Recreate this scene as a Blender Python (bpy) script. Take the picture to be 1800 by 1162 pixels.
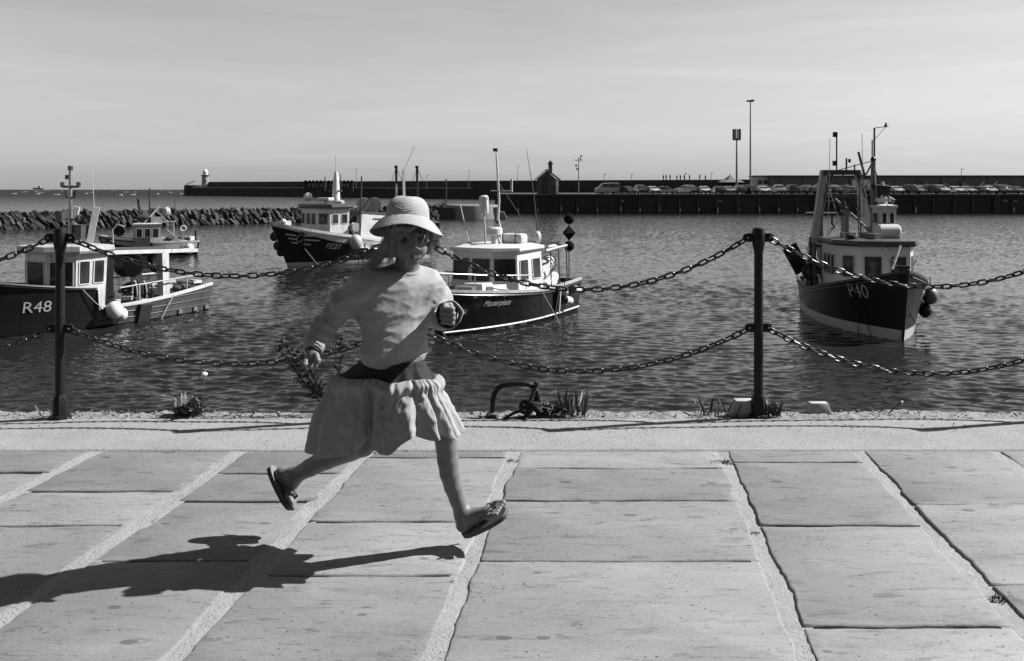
import bpy, bmesh, math, random
import numpy as np
from mathutils import Vector, Matrix, noise as mnoise
R = math.radians
scene = bpy.context.scene
for o in list(bpy.data.objects): bpy.data.objects.remove(o)

# ------------------------------------------------------------------ camera
CAM_H = 1.32            # eye height above the quay paving
FPX = 1500.0            # focal length in pixels of the 1800 px wide photograph
HOR = 333.0             # horizon row in the photograph
WZ = -3.68              # water level
cam_d = bpy.data.cameras.new('camera')
cam = bpy.data.objects.new('camera', cam_d)
scene.collection.objects.link(cam)
cam.location = (0, 0, CAM_H)
cam.rotation_euler = (R(90), 0, 0)
cam_d.sensor_width = 36.0
cam_d.lens = 36.0 * FPX / 1800.0
cam_d.shift_y = -(581.0 - HOR) / 1800.0
cam_d.clip_start = 0.05
cam_d.clip_end = 60000
scene.camera = cam

# ------------------------------------------------------------------ sky and sun
SUN_EL, SUN_AZ = R(41.0), R(76.5)          # azimuth from +Y towards +X
world = bpy.data.worlds.new('World'); scene.world = world
world.use_nodes = True
wn, wl = world.node_tree.nodes, world.node_tree.links
wn.clear()
w_out = wn.new('ShaderNodeOutputWorld'); w_bg = wn.new('ShaderNodeBackground')
sky = wn.new('ShaderNodeTexSky'); sky.sky_type = 'NISHITA'; sky.sun_disc = False
sky.sun_elevation = SUN_EL; sky.sun_rotation = SUN_AZ
sky.air_density = 4.0; sky.dust_density = 0.3; sky.ozone_density = 1.0; sky.altitude = 0
sep = wn.new('ShaderNodeSeparateColor'); wl.new(sky.outputs[0], sep.inputs[0])
def wmath(op, a, b):
    n = wn.new('ShaderNodeMath'); n.operation = op
    for i, q in enumerate((a, b)):
        if isinstance(q, (int, float)): n.inputs[i].default_value = q
        else: wl.new(q, n.inputs[i])
    return n.outputs[0]
# black-and-white film behind a red filter: the blue of the sky counts little
grey = wmath('ADD', wmath('MULTIPLY', sep.outputs[0], 0.74), wmath('MULTIPLY', sep.outputs[2], -0.20))
grey = wmath('MAXIMUM', grey, 0.02)
# thin streaks of high cloud
tc = wn.new('ShaderNodeTexCoord'); mp = wn.new('ShaderNodeMapping')
mp.inputs['Scale'].default_value = (1.3, 1.3, 13.0); mp.inputs['Rotation'].default_value = (R(4), R(-5), 0)
wl.new(tc.outputs['Generated'], mp.inputs[0])
nz = wn.new('ShaderNodeTexNoise'); nz.inputs['Scale'].default_value = 1.6; nz.inputs['Detail'].default_value = 7
nz.inputs['Roughness'].default_value = 0.62; nz.inputs['Distortion'].default_value = 0.5
wl.new(mp.outputs[0], nz.inputs['Vector'])
mr = wn.new('ShaderNodeMapRange'); mr.inputs['From Min'].default_value = 0.45; mr.inputs['From Max'].default_value = 0.8
mr.inputs['To Min'].default_value = 1.0; mr.inputs['To Max'].default_value = 1.15
wl.new(nz.outputs['Fac'], mr.inputs['Value'])
grey = wmath('MULTIPLY', grey, mr.outputs[0])
comb = wn.new('ShaderNodeCombineColor')
for i in range(3): wl.new(grey, comb.inputs[i])
wl.new(comb.outputs[0], w_bg.inputs['Color'])
w_bg.inputs['Strength'].default_value = 0.05
wl.new(w_bg.outputs[0], w_out.inputs[0])

sun_d = bpy.data.lights.new('sun', 'SUN'); sun_d.energy = 5.0; sun_d.angle = R(0.5)
sun_d.color = (1, 1, 1)                     # the photograph is black and white
sun = bpy.data.objects.new('sun', sun_d); scene.collection.objects.link(sun)
to_sun = Vector((math.sin(SUN_AZ) * math.cos(SUN_EL), math.cos(SUN_AZ) * math.cos(SUN_EL), math.sin(SUN_EL)))
sun.rotation_euler = to_sun.to_track_quat('Z', 'Y').to_euler()
sun.location = to_sun * 30
vs = scene.view_settings
vs.view_transform = 'Standard'; vs.look = 'None'; vs.gamma = 1.0; vs.exposure = 1.2
vs.use_curve_mapping = False

# ------------------------------------------------------------------ helpers
COL = scene.collection
def at(px, py, d):
    """point at depth d seen at pixel px,py of the photograph (used to survey real positions)"""
    return Vector(((px - 900) * d / FPX, d, CAM_H + (HOR - py) * d / FPX))
def on_ground(px, py, z=0.0):
    d = FPX * (CAM_H - z) / (py - HOR)
    return Vector(((px - 900) * d / FPX, d, z))
def tag(o, label=None, cat=None, group=None, kind=None):
    if label: o['label'] = label
    if cat: o['category'] = cat
    if group: o['group'] = group
    if kind: o['kind'] = kind
    return o
def empty(name, loc=(0, 0, 0), rz=0.0, label=None, cat=None, group=None):
    o = bpy.data.objects.new(name, None); COL.objects.link(o)
    o.location = loc; o.rotation_euler = (0, 0, rz); o.empty_display_size = 0.2
    return tag(o, label, cat, group)
def copy_tree(o, parent=None):
    c = o.copy(); COL.objects.link(c); c.parent = parent
    for ch in o.children: copy_tree(ch, c)
    return c

class MB:
    """collects geometry; mk() links it as one mesh object"""
    def __init__(s): s.v = []; s.f = []
    def add(s, vs_, fs, M=None):
        off = len(s.v)
        s.v += [tuple(M @ Vector(v)) for v in vs_] if M is not None else [tuple(v) for v in vs_]
        s.f += [[i + off for i in f] for f in fs]
        return s
    def box(s, c, d, rz=0.0, M=None, tx=1.0, ty=1.0, bev=0.0):
        """box centred at c; tx,ty shrink the top"""
        x, y, z = d[0] / 2, d[1] / 2, d[2] / 2
        m = Matrix.Translation(c) @ Matrix.Rotation(rz, 4, 'Z')
        if M is not None: m = M @ m
        if bev <= 0:
            vs_ = [(-x, -y, -z), (x, -y, -z), (x, y, -z), (-x, y, -z),
                   (-x*tx, -y*ty, z), (x*tx, -y*ty, z), (x*tx, y*ty, z), (-x*tx, y*ty, z)]
            fs = [(3, 2, 1, 0), (4, 5, 6, 7), (0, 1, 5, 4), (1, 2, 6, 5), (2, 3, 7, 6), (3, 0, 4, 7)]
            return s.add(vs_, fs, m)
        bm = bmesh.new(); bmesh.ops.create_cube(bm, size=1)
        for v in bm.verts:
            k = (tx, ty) if v.co.z > 0 else (1, 1)
            v.co = Vector((v.co.x * d[0] * k[0], v.co.y * d[1] * k[1], v.co.z * d[2]))
        bmesh.ops.bevel(bm, geom=list(bm.edges), offset=bev, segments=2, affect='EDGES', profile=0.5)
        bm.verts.index_update()
        s.add([v.co.copy() for v in bm.verts], [[v.index for v in f.verts] for f in bm.faces], m)
        bm.free(); return s
    def tube(s, pts, r, n=8, closed=False, caps=True, flat=1.0, up=None):
        pts = [Vector(p) for p in pts]; N = len(pts)
        rr = r if isinstance(r, (list, tuple)) else [r] * N
        off = len(s.v); prev = None; vs_ = []
        for i, p in enumerate(pts):
            if closed: t = pts[(i + 1) % N] - pts[i - 1]
            else: t = pts[min(i + 1, N - 1)] - pts[max(i - 1, 0)]
            if t.length < 1e-9: t = Vector((0, 0, 1))
            t.normalize()
            if prev is None:
                a = Vector(up) if up is not None else (Vector((0, 0, 1)) if abs(t.z) < 0.9 else Vector((1, 0, 0)))
                nrm = (a - t * a.dot(t)).normalized()
            else:
                nrm = prev - t * prev.dot(t)
                nrm = nrm.normalized() if nrm.length > 1e-6 else prev
            prev = nrm; bi = t.cross(nrm)
            for k in range(n):
                a = 2 * math.pi * (k + 0.5) / n
                vs_.append(p + nrm * (math.cos(a) * rr[i] * flat) + bi * (math.sin(a) * rr[i]))
        fs = []
        for i in range(N if closed else N - 1):
            j = (i + 1) % N
            for k in range(n):
                l = (k + 1) % n
                fs.append((i * n + k, i * n + l, j * n + l, j * n + k))
        if not closed and caps:
            fs.append(tuple(range(n))[::-1]); fs.append(tuple((N - 1) * n + k for k in range(n)))
        return s.add(vs_, fs)
    def bar(s, p, q, r, n=8): return s.tube([p, q], r, n)
    def beam(s, p, q, w, h, roll=0.0):
        """rectangular beam, w sideways, h upwards"""
        p, q = Vector(p), Vector(q); t = (q - p); L = t.length
        m = Matrix.Translation((p + q) / 2) @ t.to_track_quat('X', 'Z').to_matrix().to_4x4() @ Matrix.Rotation(roll, 4, 'X')
        return s.box((0, 0, 0), (L, w, h), M=m)
    def lathe(s, prof, n=16, o=(0, 0, 0), sx=1.0, sy=1.0, M=None, cap=True):
        vs_ = []; fs = []
        for r, z in prof:
            for k in range(n):
                a = 2 * math.pi * k / n
                vs_.append(Vector((o[0] + r * sx * math.cos(a), o[1] + r * sy * math.sin(a), o[2] + z)))
        for i in range(len(prof) - 1):
            for k in range(n):
                l = (k + 1) % n
                fs.append((i * n + k, i * n + l, (i + 1) * n + l, (i + 1) * n + k))
        if cap:
            fs.append(tuple(range(n))[::-1]); fs.append(tuple((len(prof) - 1) * n + k for k in range(n)))
        return s.add(vs_, fs, M)
    def ball(s, c, r, n=12, sx=1, sy=1, sz=1, M=None):
        prof = [(max(1e-4, r * math.sin(math.pi * i / (n // 2 + 2))), -r * sz * math.cos(math.pi * i / (n // 2 + 2))) for i in range(n // 2 + 3)]
        return s.lathe(prof, n, c, sx, sy, M)
    def prism(s, poly, z0, z1, M=None):
        """polygon in xy, extruded in z"""
        n = len(poly)
        vs_ = [(p[0], p[1], z0) for p in poly] + [(p[0], p[1], z1) for p in poly]
        fs = [tuple(range(n))[::-1], tuple(range(n, 2 * n))] + [(i, (i + 1) % n, n + (i + 1) % n, n + i) for i in range(n)]
        return s.add(vs_, fs, M)
    def sheet(s, grid):
        """grid: rows of points"""
        n = len(grid[0]); vs_ = [p for r_ in grid for p in r_]
        fs = [(i * n + k, i * n + k + 1, (i + 1) * n + k + 1, (i + 1) * n + k) for i in range(len(grid) - 1) for k in range(n - 1)]
        return s.add(vs_, fs)

def mesh_from(name, mb, smooth=False, ang=38, fix=True):
    me = bpy.data.meshes.new(name)
    me.from_pydata(mb.v, [], mb.f)
    if fix:
        bm = bmesh.new(); bm.from_mesh(me)
        bmesh.ops.recalc_face_normals(bm, faces=list(bm.faces)); bm.to_mesh(me); bm.free()
    if smooth:
        me.shade_smooth()
        me.set_sharp_from_angle(angle=R(ang))
    me.update(); return me
def mk(name, mb, mat, parent=None, smooth=False, ang=38, fix=True):
    me = mb if isinstance(mb, bpy.types.Mesh) else mesh_from(name, mb, smooth, ang, fix)
    if not me.materials: me.materials.append(mat)
    o = bpy.data.objects.new(name, me); COL.objects.link(o)
    if parent is not None: o.parent = parent
    return o
def bxo(name, c, d, mat, parent=None, rz=0.0, tx=1.0, ty=1.0, bev=0.0):
    return mk(name, MB().box(c, d, rz, None, tx, ty, bev), mat, parent, smooth=bev > 0)
def baro(name, pts, r, mat, parent=None, n=8):
    return mk(name, MB().tube(pts, r, n), mat, parent, smooth=True)

# ------------------------------------------------------------------ materials (all greys: a black-and-white photograph)
_mats = {}
ALB = 0.78              # one scale for all greys, matched to the exposure
def ND(nt, typ, **kw):
    n = nt.nodes.new(typ)
    for k, v in kw.items():
        if k in n.inputs.keys(): n.inputs[k].default_value = v
        else: setattr(n, k, v)
    return n
def ramp(nt, src, stops):
    n = nt.nodes.new('ShaderNodeValToRGB'); el = n.color_ramp.elements
    while len(el) > 1: el.remove(el[-1])
    for i, (p, g) in enumerate(stops):
        e = el[0] if i == 0 else el.new(p)
        e.position = p; e.color = (g, g, g, 1)
    nt.links.new(src, n.inputs[0]); return n.outputs[0]
def mixc(nt, typ, fac, a, b):
    n = nt.nodes.new('ShaderNodeMix'); n.data_type = 'RGBA'; n.blend_type = typ
    for sock, q in ((n.inputs[0], fac), (n.inputs[6], a), (n.inputs[7], b)):
        if isinstance(q, (int, float)): sock.default_value = q if sock == n.inputs[0] else (q, q, q, 1)
        else: nt.links.new(q, sock)
    return n.outputs[2]
def base_mat(name):
    m = bpy.data.materials.new(name); m.use_nodes = True
    return m, m.node_tree, m.node_tree.nodes['Principled BSDF']
def paint(name, g, rough=0.55, var=0.18, scale=6.0, bump=0.08, metal=0.0, stain=0.0, spec=0.4, stretch=(1, 1, 1), fine=0.0):
    if name in _mats: return _mats[name]
    g = g * ALB
    m, nt, b = base_mat(name); L = nt.links
    t = ND(nt, 'ShaderNodeTexCoord'); mp_ = ND(nt, 'ShaderNodeMapping'); mp_.inputs['Scale'].default_value = stretch
    L.new(t.outputs['Object'], mp_.inputs[0])
    n1 = ND(nt, 'ShaderNodeTexNoise', Scale=scale, Detail=6.0, Roughness=0.65); L.new(mp_.outputs[0], n1.inputs['Vector'])
    c = ramp(nt, n1.outputs['Fac'], [(0.25, max(0.002, g * (1 - var))), (0.75, min(0.9, g * (1 + var)))])
    if stain > 0:      # runs of dirt and rust down the surface
        mp2 = ND(nt, 'ShaderNodeMapping'); mp2.inputs['Scale'].default_value = (5, 5, 0.7); L.new(t.outputs['Object'], mp2.inputs[0])
        n2 = ND(nt, 'ShaderNodeTexNoise', Scale=1.6, Detail=5.0, Roughness=0.7); L.new(mp2.outputs[0], n2.inputs['Vector'])
        k = ramp(nt, n2.outputs['Fac'], [(0.5, 1.0), (0.72, 1 - stain)])
        c = mixc(nt, 'MULTIPLY', 1.0, c, k)
    if fine > 0:
        n3 = ND(nt, 'ShaderNodeTexNoise', Scale=scale * 14, Detail=3.0); L.new(t.outputs['Object'], n3.inputs['Vector'])
        c = mixc(nt, 'MULTIPLY', 1.0, c, ramp(nt, n3.outputs['Fac'], [(0.3, 1 - fine), (0.7, 1 + fine)]))
    L.new(c, b.inputs['Base Color'])
    b.inputs['Roughness'].default_value = rough; b.inputs['Metallic'].default_value = metal
    b.inputs['Specular IOR Level'].default_value = spec
    if bump > 0:
        n4 = ND(nt, 'ShaderNodeTexNoise', Scale=scale * 5, Detail=5.0, Roughness=0.6); L.new(mp_.outputs[0], n4.inputs['Vector'])
        bp = ND(nt, 'ShaderNodeBump', Strength=bump, Distance=0.02); L.new(n4.outputs['Fac'], bp.inputs['Height'])
        L.new(bp.outputs[0], b.inputs['Normal'])
    _mats[name] = m; return m
def glass(name='window_glass', g=0.02):
    if name in _mats: return _mats[name]
    m, nt, b = base_mat(name)
    n = ND(nt, 'ShaderNodeTexNoise', Scale=1.5, Detail=3.0); t = ND(nt, 'ShaderNodeTexCoord'); nt.links.new(t.outputs['Object'], n.inputs['Vector'])
    nt.links.new(ramp(nt, n.outputs['Fac'], [(0.3, g * 0.5), (0.7, g * 2.2)]), b.inputs['Base Color'])
    b.inputs['Roughness'].default_value = 0.08; b.inputs['IOR'].default_value = 1.5; b.inputs['Specular IOR Level'].default_value = 0.22
    _mats[name] = m; return m
WHITE = paint('white_paint', 0.52, 0.45, 0.14, 3, 0.04, stain=0.45)
CLEANW = paint('clean_white_plastic', 0.56, 0.35, 0.05, 4, 0.02)
OFFW = paint('off_white_paint', 0.38, 0.5, 0.2, 3, 0.05, stain=0.5)
DARKHULL = paint('dark_hull_paint', 0.012, 0.32, 0.35, 2.5, 0.03, stain=0.3)
BLACK = paint('black_paint', 0.012, 0.5, 0.3, 8, 0.08)
RUBBER = paint('black_rubber', 0.02, 0.75, 0.3, 12, 0.15)
MIDG = paint('mid_grey_paint', 0.14, 0.5, 0.2, 4, 0.06, stain=0.35)
DARKG = paint('dark_grey_paint', 0.05, 0.5, 0.3, 4, 0.08, stain=0.4)
STEEL = paint('galvanised_steel', 0.42, 0.38, 0.2, 20, 0.05, metal=0.8)
RUSTY = paint('rusty_iron', 0.09, 0.8, 0.45, 12, 0.35, stain=0.3, fine=0.25)
ROPE = paint('pale_rope', 0.35, 0.9, 0.3, 60, 0.5)
DROPE = paint('dark_rope', 0.03, 0.95, 0.4, 60, 0.6)
WOOD = paint('weathered_wood', 0.16, 0.8, 0.4, 5, 0.3, stretch=(1, 6, 6))
DECK = paint('deck_paint', 0.2, 0.7, 0.25, 6, 0.1, stain=0.3)
NET = paint('fishing_net', 0.05, 0.95, 0.6, 25, 0.9, fine=0.4)
GLASS = glass()
# ------------------------------------------------------------------ stone, concrete and water materials
def slab_material():
    m, nt, b = base_mat('paving_sandstone'); L = nt.links
    t = ND(nt, 'ShaderNodeTexCoord'); oi = ND(nt, 'ShaderNodeObjectInfo')
    off = ND(nt, 'ShaderNodeVectorMath', operation='ADD'); L.new(t.outputs['Object'], off.inputs[0])
    k = ND(nt, 'ShaderNodeMath', operation='MULTIPLY'); L.new(oi.outputs['Random'], k.inputs[0]); k.inputs[1].default_value = 37.0
    cx = ND(nt, 'ShaderNodeCombineXYZ'); L.new(k.outputs[0], cx.inputs[0]); L.new(k.outputs[0], cx.inputs[1]); L.new(cx.outputs[0], off.inputs[1])
    def mapped(sc):
        q = ND(nt, 'ShaderNodeMapping'); q.inputs['Scale'].default_value = sc; L.new(off.outputs[0], q.inputs[0]); return q.outputs[0]
    def noi(vec, sc, det=6.0, ro=0.6, dist=0.0):
        q = ND(nt, 'ShaderNodeTexNoise', Scale=sc, Detail=det, Roughness=ro, Distortion=dist); L.new(vec, q.inputs['Vector']); return q.outputs['Fac']
    st = mapped((1.0, 3.2, 1.0))
    c = ramp(nt, noi(st, 2.2, 8, 0.68, 0.6), [(0.22, 0.128), (0.42, 0.168), (0.58, 0.181), (0.78, 0.21)])
    # fine grain
    c = mixc(nt, 'MULTIPLY', 1.0, c, ramp(nt, noi(off.outputs[0], 170, 3), [(0.3, 0.86), (0.7, 1.1)]))
    # faint darker veins and blotches along the bedding
    c = mixc(nt, 'MULTIPLY', 1.0, c, ramp(nt, noi(mapped((1.0, 4.5, 1.0)), 6.0, 7, 0.75, 0.8), [(0.35, 0.6), (0.465, 1.0)]))
    # small dark flecks along the bedding and pale scratches
    c = mixc(nt, 'MULTIPLY', 1.0, c, ramp(nt, noi(mapped((1.0, 3.4, 1.0)), 26.0, 4, 0.6, 0.6), [(0.28, 0.42), (0.375, 1.0), (0.65, 1.0), (0.74, 1.28)]))
    c = mixc(nt, 'MULTIPLY', 1.0, c, ramp(nt, noi(off.outputs[0], 1.3, 5, 0.6, 0.3), [(0.3, 0.86), (0.6, 1.05)]))
    # isolated old spots
    vo = ND(nt, 'ShaderNodeTexVoronoi', Scale=7.5, Randomness=1.0); L.new(mapped((1.0, 1.9, 1.0)), vo.inputs['Vector'])
    wob = noi(off.outputs[0], 40, 4)
    d = ND(nt, 'ShaderNodeMath', operation='MULTIPLY_ADD'); L.new(wob, d.inputs[0]); d.inputs[1].default_value = 0.12; L.new(vo.outputs['Distance'], d.inputs[2])
    sz = ND(nt, 'ShaderNodeSeparateColor'); L.new(vo.outputs['Color'], sz.inputs[0])
    thr = ND(nt, 'ShaderNodeMath', operation='MULTIPLY'); L.new(sz.outputs[0], thr.inputs[0]); L.new(sz.outputs[1], thr.inputs[1])
    sub = ND(nt, 'ShaderNodeMath', operation='MULTIPLY_ADD'); L.new(thr.outputs[0], sub.inputs[0]); sub.inputs[1].default_value = -0.31; L.new(d.outputs[0], sub.inputs[2])
    c = mixc(nt, 'MULTIPLY', 1.0, c, ramp(nt, sub.outputs[0], [(0.0, 0.52), (0.03, 1.0)]))
    # pits
    v2 = ND(nt, 'ShaderNodeTexVoronoi', Scale=30.0, Randomness=1.0); L.new(off.outputs[0], v2.inputs['Vector'])
    s2 = ND(nt, 'ShaderNodeSeparateColor'); L.new(v2.outputs['Color'], s2.inputs[0])
    q2 = ND(nt, 'ShaderNodeMath', operation='MULTIPLY_ADD'); L.new(s2.outputs[0], q2.inputs[0]); q2.inputs[1].default_value = -0.15; L.new(v2.outputs['Distance'], q2.inputs[2])
    c = mixc(nt, 'MULTIPLY', 1.0, c, ramp(nt, q2.outputs[0], [(0.0, 0.45), (0.02, 1.0)]))
    # each slab its own tone
    c = mixc(nt, 'MULTIPLY', 1.0, c, ramp(nt, oi.outputs['Random'], [(0.0, 0.76), (1.0, 1.14)]))
    L.new(c, b.inputs['Base Color']); b.inputs['Roughness'].default_value = 0.72; b.inputs['Specular IOR Level'].default_value = 0.3
    h1 = noi(st, 9, 8, 0.7, 0.4); h2 = noi(off.outputs[0], 120, 4)
    hm = ND(nt, 'ShaderNodeMath', operation='MULTIPLY_ADD'); L.new(h2, hm.inputs[0]); hm.inputs[1].default_value = 0.22; L.new(h1, hm.inputs[2])
    bp = ND(nt, 'ShaderNodeBump', Strength=0.55, Distance=0.006); L.new(hm.outputs[0], bp.inputs['Height']); L.new(bp.outputs[0], b.inputs['Normal'])
    return m
def concrete_material(name, g, speck, gscale=1.0, rough_patch=0.0):
    m, nt, b = base_mat(name); L = nt.links; g = g * ALB
    t = ND(nt, 'ShaderNodeTexCoord'); vec = t.outputs['Object']
    def noi(sc, det=6.0, ro=0.6):
        q = ND(nt, 'ShaderNodeTexNoise', Scale=sc, Detail=det, Roughness=ro); L.new(vec, q.inputs['Vector']); return q.outputs['Fac']
    c = ramp(nt, noi(2.5, 7, 0.7), [(0.3, g * 0.86), (0.7, g * 1.12)])
    c = mixc(nt, 'MULTIPLY', 1.0, c, ramp(nt, noi(220 * gscale, 3), [(0.3, 0.78), (0.7, 1.15)]))
    v = ND(nt, 'ShaderNodeTexVoronoi', Scale=70.0 * gscale); L.new(vec, v.inputs['Vector'])
    s = ND(nt, 'ShaderNodeSeparateColor'); L.new(v.outputs['Color'], s.inputs[0])
    patch = noi(3.0, 4)
    am = ND(nt, 'ShaderNodeMath', operation='MULTIPLY'); L.new(s.outputs[0], am.inputs[0]); L.new(patch, am.inputs[1])
    q = ND(nt, 'ShaderNodeMath', operation='MULTIPLY_ADD'); L.new(am.outputs[0], q.inputs[0]); q.inputs[1].default_value = -speck; L.new(v.outputs['Distance'], q.inputs[2])
    c = mixc(nt, 'MULTIPLY', 1.0, c, ramp(nt, q.outputs[0], [(0.0, 0.3), (0.05, 1.0)]))
    L.new(c, b.inputs['Base Color']); b.inputs['Roughness'].default_value = 0.85; b.inputs['Specular IOR Level'].default_value = 0.2
    hm = ND(nt, 'ShaderNodeMath', operation='ADD'); L.new(noi(60 * gscale, 6, 0.7), hm.inputs[0]); L.new(noi(9, 4), hm.inputs[1])
    bp = ND(nt, 'ShaderNodeBump', Strength=0.7, Distance=0.008); L.new(hm.outputs[0], bp.inputs['Height']); L.new(bp.outputs[0], b.inputs['Normal'])
    return m
SLAB = slab_material()
KERB = concrete_material('kerb_concrete', 0.275, 0.50)
COPING = concrete_material('crumbling_coping_concrete', 0.23, 0.75, 0.8)
MORTAR = concrete_material('pale_mortar', 0.29, 0.45, 1.2)
SOIL = paint('joint_soil', 0.035, 0.95, 0.5, 40, 0.6, fine=0.4)
QUAYW = paint('quay_masonry', 0.10, 0.85, 0.4, 1.2, 0.4, stain=0.4)

# ------------------------------------------------------------------ paving of the quay
rnd = random.Random(7)
SK = 185.0 / FPX                     # the courses of slabs run slightly askew to the kerb
KY0 = 4.30                           # inner edge of the kerb
def py2y(py): return FPX * CAM_H / (py - HOR)
ground = mk('paving', MB().box((0, 1.4, -0.09), (16, 5.8, 0.14)), SOIL); tag(ground, kind='structure')
XB = [-6.2, -5.4, -4.75, -4.0, -3.33, -2.626, -1.893, -1.2546, -0.5166, 0.533, 1.218, 1.906, 2.62, 3.4, 4.15, 4.9, 5.6]
KNOWN = {4: [830, 905, 1010], 5: [862, 922, 1075], 6: [832, 880, 985, 1185], 7: [805, 917, 1010, 1172], 8: [823, 881, 987, 1178],
         9: [813, 925, 1103], 10: [887, 1030, 1190], 11: [850, 960, 1100]}
def slab_mesh(x0, x1, ya, yb, seed, tilt):
    """x0,x1: course lines; ya<yb; outline worn and uneven"""
    r = random.Random(seed); pts = []
    def side(p, q, amp):
        n = max(3, int((Vector(q) - Vector(p)).length / 0.035)); nx, ny = (q[1] - p[1]), -(q[0] - p[0]); l = math.hypot(nx, ny)
        for i in range(n):
            u = i / n; e = min(1, 6 * u * (1 - u))
            j = amp * e * (mnoise.noise(Vector((u * n * 0.16, seed * 3.7, amp * 50))) * 1.2 + mnoise.noise(Vector((u * n * 0.7, seed * 1.3, 9))) * 0.55 - 1.3 * max(0, mnoise.noise(Vector((u * n * 0.45, seed * 2.1, 4))) - .28))
            pts.append((p[0] + (q[0] - p[0]) * u + nx / l * j, p[1] + (q[1] - p[1]) * u + ny / l * j))
    a, b_, c, d = (x0 + SK * ya, ya), (x1 + SK * ya, ya), (x1 + SK * yb, yb), (x0 + SK * yb, yb)
    side(a, b_, 0.008); side(b_, c, 0.013); side(c, d, 0.008); side(d, a, 0.013)
    n = len(pts); cx, cy = (x0 + x1) / 2 + SK * (ya + yb) / 2, (ya + yb) / 2
    mb = MB(); rings = []
    for ins, z in ((0.0, -0.07), (0.0, -0.007), (0.004, -0.002), (0.011, 0.0)):
        ring = []
        for x, y in pts:
            dx, dy = cx - x, cy - y; l = math.hypot(dx, dy)
            w = ins * (1 + 0.7 * mnoise.noise(Vector((x * 9, y * 9, 3))))
            zz = z + tilt[0] * (x - cx) + tilt[1] * (y - cy) + tilt[2]
            ring.append((x + dx / l * w - cx, y + dy / l * w - cy, zz if z > -0.05 else -0.07))
        rings.append(ring)
    vs_ = [p for r_ in rings for p in r_]
    fs = [(i * n + k, i * n + (k + 1) % n, (i + 1) * n + (k + 1) % n, (i + 1) * n + k) for i in range(3) for k in range(n)]
    fs.append(tuple(3 * n + k for k in range(n)))
    mb.add(vs_, fs); return mb, (cx, cy)
sid = 0
for ci in range(len(XB) - 1):
    x0, x1 = XB[ci] + 0.028, XB[ci + 1] - 0.028
    ys = [KY0 + 0.01 * rnd.uniform(-1, 1)]
    if ci in KNOWN: ys += [py2y(p) for p in KNOWN[ci]]
    while ys[-1] > 0.2:
        ys.append(ys[-1] - rnd.uniform(0.42, 0.85))
    for k in range(len(ys) - 1):
        sid += 1
        g = 0.006
        mb, c = slab_mesh(x0, x1, ys[k + 1] + g, ys[k] - (g if k else 0.004), sid,
                          (rnd.uniform(-.004, .004), rnd.uniform(-.005, .005), rnd.uniform(-0.004, 0.003) + (0.003 if ci >= 9 else 0)))
        s_ = mk('paving_slab', mb, SLAB, ground, smooth=True, ang=50); s_.location = (c[0], c[1], 0)
for i, xl in enumerate(XB):          # rough mortar between the courses
    g = []
    y = -1.0
    while y < KY0 + 0.02:
        row = []
        for q in range(7):
            x = xl + SK * y + (q - 3) / 3 * 0.058
            z = -0.0035 + 0.003 * mnoise.noise(Vector((x * 30, y * 22, 1))) + 0.003 * mnoise.noise(Vector((x * 90, y * 70, 5))) - 0.006 * max(0, mnoise.noise(Vector((x * 2, y * 1.5, 11))))
            row.append((x, y, z))
        g.append(row); y += 0.018
    mk('mortar_joint', MB().sheet(g), MORTAR, ground, smooth=True, ang=80)

# kerb: broad band of exposed-aggregate concrete, then the crumbling coping on which the posts stand
def strip(y0, y1, ny, dx, zf, xlim=9.0):
    g = []
    nx = int(2 * xlim / dx)
    for j in range(ny + 1):
        row = []
        for i in range(nx + 1):
            x = -xlim + 2 * xlim * i / nx; u = j / ny; y = y0 + (y1 - y0) * u
            yy, z = zf(x, y, u); row.append((x, yy, z))
        g.append(row)
    return MB().sheet(g)
def kerb_f(x, y, u):
    yy = y + (0.006 * mnoise.noise(Vector((x * 1.7, 0, 2))) + 0.012 * mnoise.noise(Vector((x * 0.6, 0, 8))) if u == 0 else 0)
    z = 0.003 + 0.0035 * mnoise.noise(Vector((x * 2.2, y * 3, 4))) + 0.0015 * mnoise.noise(Vector((x * 25, y * 25, 4)))
    if u < 0.03: z = -0.05 if u == 0 else z - 0.004
    return yy, z
kerb = mk('kerb', strip(KY0, 4.90, 40, 0.03, kerb_f), KERB, smooth=True, ang=80); tag(kerb, kind='structure')
def cop_f(x, y, u):
    e = 0.045 * mnoise.noise(Vector((x * 1.9, 0, 5))) + 0.03 * mnoise.noise(Vector((x * 6, 0, 7)))
    yy = y + e * u
    z = -0.004 + 0.012 * mnoise.noise(Vector((x * 7, y * 9, 2))) + 0.012 * mnoise.noise(Vector((x * 22, y * 22, 6))) - (0.03 if u > 0.95 else 0) - 0.03 * max(0, mnoise.noise(Vector((x * 1.1, y, 3)))) * u
    if u < 0.02: z = -0.02
    return yy, z
cop = mk('coping', strip(4.895, 5.10, 16, 0.018, cop_f), COPING, smooth=True, ang=60); tag(cop, kind='structure')
qw = mk('quay_wall', MB().box((0, 2.4, -2.6), (60, 5.3, 4.9)).box((0, 4.75, -0.13), (18.0, 0.62, 0.2)), QUAYW); tag(qw, kind='structure')

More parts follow.
